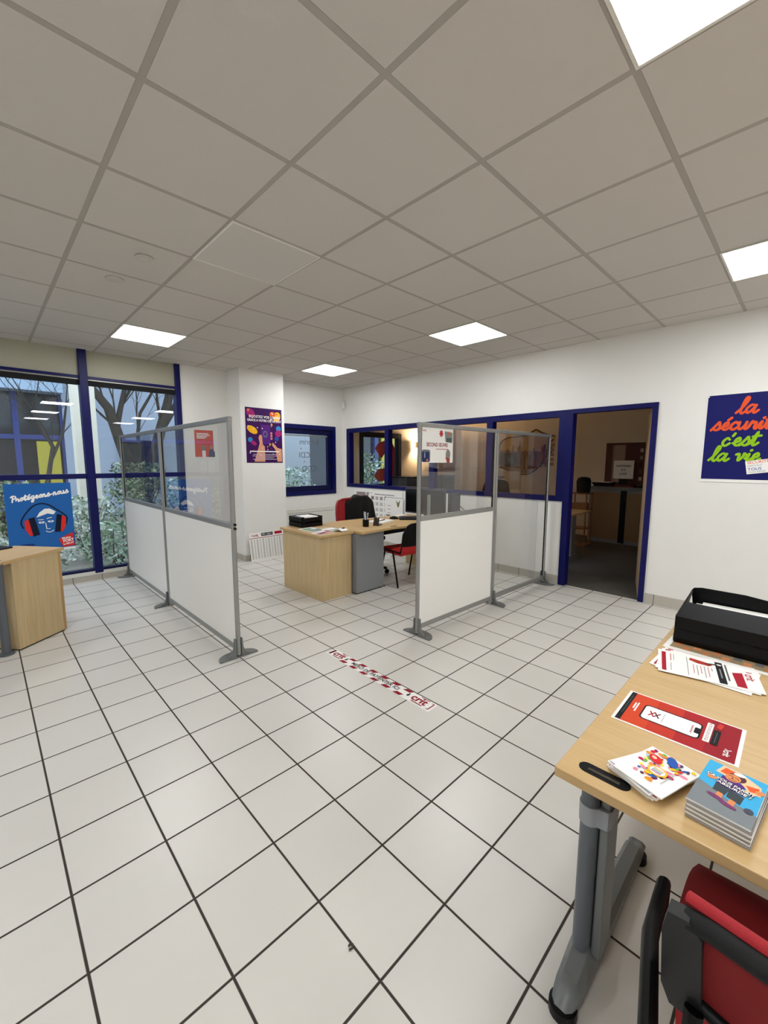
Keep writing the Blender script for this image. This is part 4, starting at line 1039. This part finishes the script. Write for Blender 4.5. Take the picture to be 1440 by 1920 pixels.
# picture and card
t, a = poster('street_picture', 'dark brown street photo poster on the back office wall', 'picture', frame((XO - .45 if False else XO - .006, 1.66, 1.06), (0, -1, 0), (0, 0, 1)), 1.0, .78, ink('#553a36'), .006)
for k in range(9): a.rect(.1 + random.random() * .25, .03 + random.random() * .1, .12 + random.random() * .28, .74, ink(random.choice(('#8e7a76', '#6c5654', '#a08c86'))))
for i in range(4):
    for j in range(5): a.rect(.58 + i * .1, .08 + j * .13, .63 + i * .1, .15 + j * .13, ink(('#b5aca6', '#7a544c', '#3a2624', '#94827a')[(i * 3 + j) % 4]))
a.build('print', t)
t = thing('quote_card', 'pale square card reading HAPPINESS IS 2 LOVE on the cupboard', 'card', M=frame((7.36, 1.42, 1.18), (0, -1, 0), (0, 0, 1)))
MB().box((0, 0, 0), (.33, .33, .02), bevel=.002).build('panel', white_p, t)
MB().box((.1, -.1085, .0), (.23, 0, .02)).build('easel', black, t)
a = Art(.0206); a.text('HAPPINESS', .165, .215, .05, INKK, align='CENTER', bold=.02); a.text('IS 2', .165, .145, .05, INKK, align='CENTER', bold=.02); a.text('LOVE', .165, .07, .05, INKK, align='CENTER', bold=.02); a.build('print', t)
for k, (y, z, c, l) in enumerate(((1.38, 0, '#241a1a', 'lower dark binder lying on the cupboard in the back office'), (1.4, .036, '#1c1618', 'upper dark binder lying on the cupboard in the back office'), (1.02, 0, '#5a2426', 'dark red binder pile beside the card on the cupboard'), (.64, 0, '#16161a', 'black binder at the right on the cupboard'))):
    p = MB().box((0, 0, 0), (.26, .32, .035), bevel=.003).build('binder', ink(c)); p.location = (7.17, y, 1.0355 + z); p.rotation_euler = (0, 0, .06 * (k - 1)); tag(p, l, 'binder', 'binders on the cupboard')
p = MB().box((0, 0, 0), (.2, .28, .008)).build('paper_sheet', white_p); p.location = (7.18, 1.42, 1.1075); tag(p, 'white paper on the dark binders in the back office', 'paper')
# office desk with grey foot
t = thing('office_table', 'beech desk with grey cantilever leg inside the back office', 'desk', (4.95, 1.24, 0))
MB().box((-.1, 0, .694), (.89, .8, .72), bevel=.002).build('tabletop', beech_x, t)
MB().box((.2, .02, .06), (.34, .06, .694)).build('leg', alu, t)
MB().prism([(-.15, .0), (-.15, .03), (.15, .1), (.38, .1), (.62, .03), (.62, 0)], 'y', .01, .07).build('foot', alu, t)
MB().box((.2, .7, .06), (.34, .74, .694)).build('leg', alu, t); MB().box((-.1, .71, .2), (.8, .73, .6)).build('modesty_panel', grey_panel, t); MB().box((-.15, .69, 0), (.62, .75, .06)).build('foot', alu, t)
t = thing('wooden_shelf', 'orange wooden open shelf standing by the cupboard in the back office', 'shelf', (6.45, 1.54, 0))
b = MB()
for z_ in (0, .3, .62, .92): b.box((0, 0, z_), (.3, .32, z_ + .02))
for x_, y_ in ((0, 0), (.28, 0), (0, .3), (.28, .3)): b.box((x_, y_, .02), (x_ + .02, y_ + .02, .93))
b.box((.02, .28, .02), (.28, .299, .62)); b.build('shell', wood_orange, t)
MB().box((.03, .03, .641), (.2, .27, .76)).build('drawer_box', wood_orange, t)
p = MB().lathe([(.1, 0), (.11, .02), (.12, .2), (.1, .26), (.04, .28)], (6.6, 1.66, .9405), 18).build('black_bag', black_matte, None, True); tag(p, 'black bag sitting on the wooden shelf in the back office', 'bag')
# swivel chair and small picture seen through the third pane
t = thing('office_armchair', 'black high backed chair in the back office beyond the third pane', 'chair', (5.1, 2.55, 0), .4)
MB().box((-.24, -.24, .44), (.24, .24, .54), bevel=.04).build('seat', black_matte, t, True)
MB().grid(lambda u, v: ((.22 - .02 * (2 * u - 1) ** 2 + .05 * v), (u - .5) * .52 * (1 - .25 * v ** 3), .56 + .62 * v - .05 * (2 * u - 1) ** 4 * v), 12, 10, .06).build('backrest', black_matte, t, True)
MB().tube([(0, 0, .08), (0, 0, .44)], .03, 10).build('gas_lift', black, t, True)
for k in range(5):
    a_ = k * 2 * PI / 5; MB().tube([(0, 0, .09), (.3 * math.cos(a_), .3 * math.sin(a_), .03)], .025, 8).build('base_leg', black, t, True)
t, a = poster('framed_picture', 'small dark framed picture on the back office wall', 'picture', frame((XO - .02, 3.86, 1.38), (0, -1, 0), (0, 0, 1)), .34, .3, black, .015)
a.rect(.05, .05, .29, .25, ink('#3a4048')); a.ell(.17, .15, .05, .06, ink('#626a70')); a.build('print', t)
# skyline wall mural (generic towers in a broken wall outline)
t = thing('wall_mural', 'brown skyline mural in a broken brick outline on the back office wall', 'mural', M=frame((XO - .004, 4.05, 1.0), (0, -1, 0), (0, 0, 1)))
MB().prism([(.1, .35), (.0, .6), (.1, .95), (.35, 1.08), (.8, 1.12), (.95, 1.2), (1.1, 1.12), (1.4, 1.0), (1.38, .75), (1.2, .55), (1.05, .35), (.8, .2), (.5, .22)], 'z', 0, .002).build('sheet', ink('#c0a272'), t)
a = Art(.0024); rr = random.Random(4)
a.poly([(.12, .36), (.06, .58), (.12, .75), (.5, .72), (.9, .72), (1.3, .68), (1.15, .5), (1.0, .36), (.8, .23), (.5, .24)], ink('#7d6450'))
for k in range(34):
    x = .1 + rr.random() * 1.1; h = .18 + rr.random() * .3; y = .28 + .12 * abs(x - .65) + rr.random() * .1
    a.rect(x, y, x + .025 + rr.random() * .03, min(y + h, .9), ink(rr.choice(('#5a3224', '#6e4630', '#9a8468', '#ae9674', '#42342e', '#8a5236'))))
a.poly([(.55, .4), (.65, .4), (.62, .85), (.6, .98), (.58, .85)], ink('#54281c'))
for pth in ([(.05, .62), (.12, .9), (.3, 1.02), (.75, 1.06), (.95, 1.17), (1.1, 1.1), (1.38, 1.02)], [(1.35, .95), (1.25, .85), (1.35, .72), (1.2, .6), (1.05, .36), (.8, .21), (.5, .23), (.12, .36)]): a.stroke(pth, .026, ink('#2e2622'))
for k in range(10): a.rect(-.02 + (k % 2) * .03 + (1.25 if k > 4 else 0), .4 + (k % 5) * .1, .1 + (1.28 if k > 4 else 0), .47 + (k % 5) * .1, ink('#8a766a'))
a.build('print', t)
t, a = poster('planning_sheet', 'white planning sheet below the mural in the back office', 'paper', frame((XO - .012, 4.0, .85), (0, -1, 0), (0, 0, 1)), .6, .42, ink('#b9ab98'), .003)
a.rect(.05, .24, .2, .3, ink('#4a4038')); a.rect(.05, .1, .3, .105, ink('#4a4038')); a.rect(.32, .05, .325, .25, ink('#4a4038')); a.build('print', t)

# ================================================================== OUTSIDE
ground_m = mat('garden_soil', '#8d867a', 0.95, noise=0.35, nscale=5)
struct('ground', MB().box((-12, YW + .2, -.35), (16, 30, -.18)), ground_m, 'leaf strewn ground outside')
render_m = mat('grey_render', '#9fa9b8', 0.9, noise=0.05, nscale=2)
cream_m = mat('concrete_pillar', '#e2d9c6', 0.9, noise=0.06, nscale=6)
tinted = mat('tinted_window', '#20262c', 0.12, spec=0.6)
t = thing('office_building', 'grey blue rendered building with blue framed windows opposite', 'building', (0, 0, 0))
MB().box((.62, 13.0, -.2), (20, 13.4, 8)).build('wall', render_m, t)
MB().box((-9, 12.6, 3.25), (.62, 13.4, 8)).build('upper_wall', mat('pale_blue_fascia', '#a9bdd2', .8), t)
MB().box((-9, 13.2, -.2), (.62, 13.3, 3.25)).build('shop_front', tinted, t)
for x in (-2.6, -1.45, -.35, .62): MB().box((x - .06, 13.05, -.2), (x + .06, 13.2, 3.25)).build('mullion', mat('blue_paint_outside', '#26397c', .5), t)
for z in (.2, 2.05): MB().box((-9, 13.08, z), (.62, 13.2, z + .12)).build('transom', MATS['blue_paint_outside'], t)
MB().box((.02, 13.0, .3), (.5, 13.06, 2.0)).build('yellow_panel', mat('yellow_panel', '#b3a532', .6), t)
for x, w in ((1.9, 1.1), (4.0, 1.6)):
    f = MB().box((x, 12.95, .6), (x + w, 13.0, 2.1)).build('window_frame', blue_dark, t); MB().box((x + .1, 12.93, .7), (x + w - .1, 12.95, 2.0)).build('pane', tinted, f)
MB().box((8.4, 12.9, -.2), (20, 13.0, 2.9)).build('shop_front', tinted, t)
for x in (9.6, 10.8, 12.0, 14.6): MB().box((x - .07, 12.75, -.2), (x + .07, 12.9, 2.9)).build('mullion', MATS['blue_paint_outside'], t)
MB().box((12.4, 12.8, -.1), (13.7, 12.88, 2.7)).build('yellow_panel', MATS['yellow_panel'], t)
t = MB().box((.16, 8.0, -.2), (.5, 8.3, 5.5)).build('concrete_pillar', cream_m); tag(t, 'pale concrete pillar outside behind the blue mullion', 'pillar')
t = MB().box((3.9, 8.6, -.2), (5.55, 9.0, 4.8)).build('garden_wall', mat('wing_wall', '#a9afb5', .9, noise=.05, nscale=2)); tag(t, 'pale grey rendered wall outside the small window', 'wall')
bark = mat('bark', '#37322b', 0.95, noise=0.3, nscale=14, bump=.6, bscale=40)
def branches(mb, p, d, L, r, depth, rnd):
    n = 4; path = [p]; q = V(p); dd = V(d).normalized()
    for i in range(n):
        dd = (dd + V((rnd.uniform(-.18, .18), rnd.uniform(-.18, .18), rnd.uniform(-.05, .12)))).normalized()
        q = q + dd * L / n; path.append(tuple(q))
    mb.tube(path, [r * (1 - .45 * i / n) for i in range(n + 1)], 7 if r > .02 else 4)
    if depth:
        for k in range(3 if depth > 1 else 4):
            i = rnd.randint(2, n)
            nd = (dd + V((rnd.uniform(-1, 1), rnd.uniform(-.6, .6), rnd.uniform(-.2, .8)))).normalized()
            branches(mb, path[i], nd, L * rnd.uniform(.5, .75), r * .5, depth - 1, rnd)
def tree(name, label, base, trunks, seed):
    rnd = random.Random(seed); t = thing(name, label, 'tree', base)
    b = MB(); ends = []
    for pts, r0, r1 in trunks:
        n = len(pts); b.tube(pts, [r0 + (r1 - r0) * i / (n - 1) for i in range(n)], 12); ends.append((pts[-1], V(pts[-1]) - V(pts[-2]), r1)); ends.append((pts[len(pts) // 2], V(pts[-1]) - V(pts[0]) + V((rnd.uniform(-1, 1), 0, 0)), r1 * .6))
    b.build('trunk', bark, t, True)
    b = MB()
    for p, d, r in ends:
        for k in range(4): branches(b, p, (d.normalized() + V((rnd.uniform(-.9, .9), rnd.uniform(-.5, .5), rnd.uniform(-.1, .5)))), rnd.uniform(1.0, 1.7), r * rnd.uniform(.35, .6), 3, rnd)
    b.build('branches', bark, t, True)
tree('bare_tree', 'bare forked tree outside the tall glazing', (1.7, 10.2, -.2), [([(0, 0, 0), (-.06, 0, .9), (-.2, 0, 1.5), (-.32, 0, 1.93), (-.46, 0, 2.48), (-.57, 0, 2.9), (-.8, 0, 3.23), (-1.2, .1, 3.8)], .17, .07), ([(0.02, 0, 0), (.08, 0, .9), (.16, 0, 1.49), (.35, 0, 1.88), (.54, 0, 2.54), (.7, 0, 3.07), (.83, .1, 3.48), (1.0, .1, 4.2)], .17, .08), ([(-.45, 0, 2.35), (-.38, 0, 2.67), (-.32, 0, 2.92), (-.2, 0, 3.4)], .07, .05), ([(-.08, 0, 1.4), (.02, 0, 1.88), (0, 0, 2.32), (.08, 0, 2.83), (.35, 0, 3.3)], .05, .03), ([(.5, 0, 2.4), (.75, 0, 2.8), (1.05, 0, 3.3)], .08, .05)], 3)
tree('bare_tree', 'slim bare tree outside the left pane, in front of the yellow panel', (-.1, 10.6, -.2), [([(0, 0, 0), (.05, 0, 1.2), (.2, 0, 2.0), (-.1, 0, 2.8)], .06, .03), ([(.15, 0, 1.7), (.4, 0, 2.3), (.5, 0, 2.9)], .035, .02)], 11)
def shrub(label, x, y, r, h, n, colset, seed, z0=-.2, leaf=.05, group='shrubs outside the glazing'):
    rnd = random.Random(seed)
    t = thing('shrub', label, 'shrub', (x, y, z0), 0, group)
    b = MB()
    for k in range(9):
        a_ = rnd.uniform(0, 2 * PI); b.tube([(0, 0, 0), (.3 * r * math.cos(a_), .3 * r * math.sin(a_), h * .4), (.75 * r * math.cos(a_ + .3), .75 * r * math.sin(a_ + .3), h * rnd.uniform(.7, 1))], [.014, .01, .004], 5)
    b.build('stems', bark, t)
    b = MB()
    for k in range(n):
        a_, rr_, zz = rnd.uniform(0, 2 * PI), r * rnd.random() ** .5, h * (.12 + .88 * rnd.random())
        rr_ *= (1 - .35 * abs(zz / h - .5) * 2)
        p = V((rr_ * math.cos(a_), rr_ * math.sin(a_), zz)); s = leaf * rnd.uniform(.6, 1.3)
        ax = V((rnd.uniform(-1, 1), rnd.uniform(-1, 1), rnd.uniform(-.6, .8))).normalized(); sd = ax.cross(V((rnd.uniform(-1, 1), rnd.uniform(-1, 1), rnd.uniform(-1, 1)))).normalized()
        vs_ = [b.bm.verts.new(p + q) for q in (ax * -s, sd * s * .42, ax * s, sd * -s * .42)]
        f = b.bm.faces.new(vs_); f.material_index = rnd.randrange(len(colset))
    b.build('foliage', [mat('leaf_' + c.strip('#'), c, .6) for c in colset], t)
g1 = ('#5f7a5c', '#86a184', '#a7bfa9', '#cfdccf'); g2 = ('#4d6a46', '#7d936a', '#a9b08a', '#3c5236'); g3 = ('#6c7d66', '#93a68e', '#c5d0c0', '#e8eee6')
shrub('silver green shrub outside by the left screens, closest to the glass', .35, 6.3, .5, .75, 700, g1, 1)
shrub('leafy shrub outside under the ear protection poster', -.75, 6.2, .55, .65, 700, g3, 2)
shrub('broad shrub outside behind the poster at the left', -1.4, 6.6, .7, 1.2, 900, g2, 3)
shrub('tall olive shrub outside at the foot of the bare tree', 1.3, 8.75, .72, 1.65, 1700, g2, 4)
shrub('grey green shrub outside behind the near left screen', 1.9, 7.4, .7, 1.35, 1100, g1, 5)
shrub('low pale shrub outside in front of the pillar', .1, 7.2, .5, 1.1, 1000, g3, 6)
shrub('distant hedge shrub outside left of the pillar', -.7, 9.4, .9, 1.3, 1100, g2, 7)
shrub('shrub outside below the small window pane', 3.9, 7.0, .7, 1.55, 900, g1, 8)
shrub('shrub outside the back office window', 6.3, 7.6, .85, 1.9, 1500, g2, 9)
shrub('dark shrub outside right of the back office window', 8.4, 8.6, .8, 1.7, 900, g1, 10)

# ================================================================== LIGHT, CAMERA
w = bpy.data.worlds.new('overcast_sky'); SC.world = w; w.use_nodes = True
bg = w.node_tree.nodes['Background']; bg.inputs['Color'].default_value = (.68, .82, 1.0, 1); bg.inputs['Strength'].default_value = 3.0

R = ((0.7209184380798583, -0.6930189894504915, 0.0011339742134988187), (-0.08370141670903881, -0.08869512307735132, -0.9925357666014829), (0.6879467119460614, 0.7154424193485545, -0.12194862081749747))
cam = bpy.data.cameras.new('camera'); co_ = bpy.data.objects.new('camera', cam); C.objects.link(co_); SC.camera = co_
r_, d_, f_ = (V(x) for x in R)
co_.matrix_world = Matrix(((r_.x, -d_.x, -f_.x, -1.117), (r_.y, -d_.y, -f_.y, -1.1365), (r_.z, -d_.z, -f_.z, 1.4952), (0, 0, 0, 1)))
cam.sensor_fit = 'VERTICAL'; cam.sensor_height = 24; cam.sensor_width = 18
cam.lens = 776.78 / 1920 * 24
cam.shift_x = (720 - 711.912) / 1920; cam.shift_y = (959.95 - 960) / 1920
cam.clip_start = .02
SC.view_settings.view_transform = 'Standard'; SC.view_settings.look = 'None'
SC.view_settings.exposure = 0.0; SC.view_settings.gamma = 1.0; SC.view_settings.use_curve_mapping = False
cy = SC.cycles; cy.max_bounces = 10; cy.diffuse_bounces = 6; cy.glossy_bounces = 5; cy.transparent_max_bounces = 24; cy.transmission_bounces = 6
cy.caustics_reflective = False; cy.caustics_refractive = False; cy.sample_clamp_indirect = 6
cy.use_denoising = True
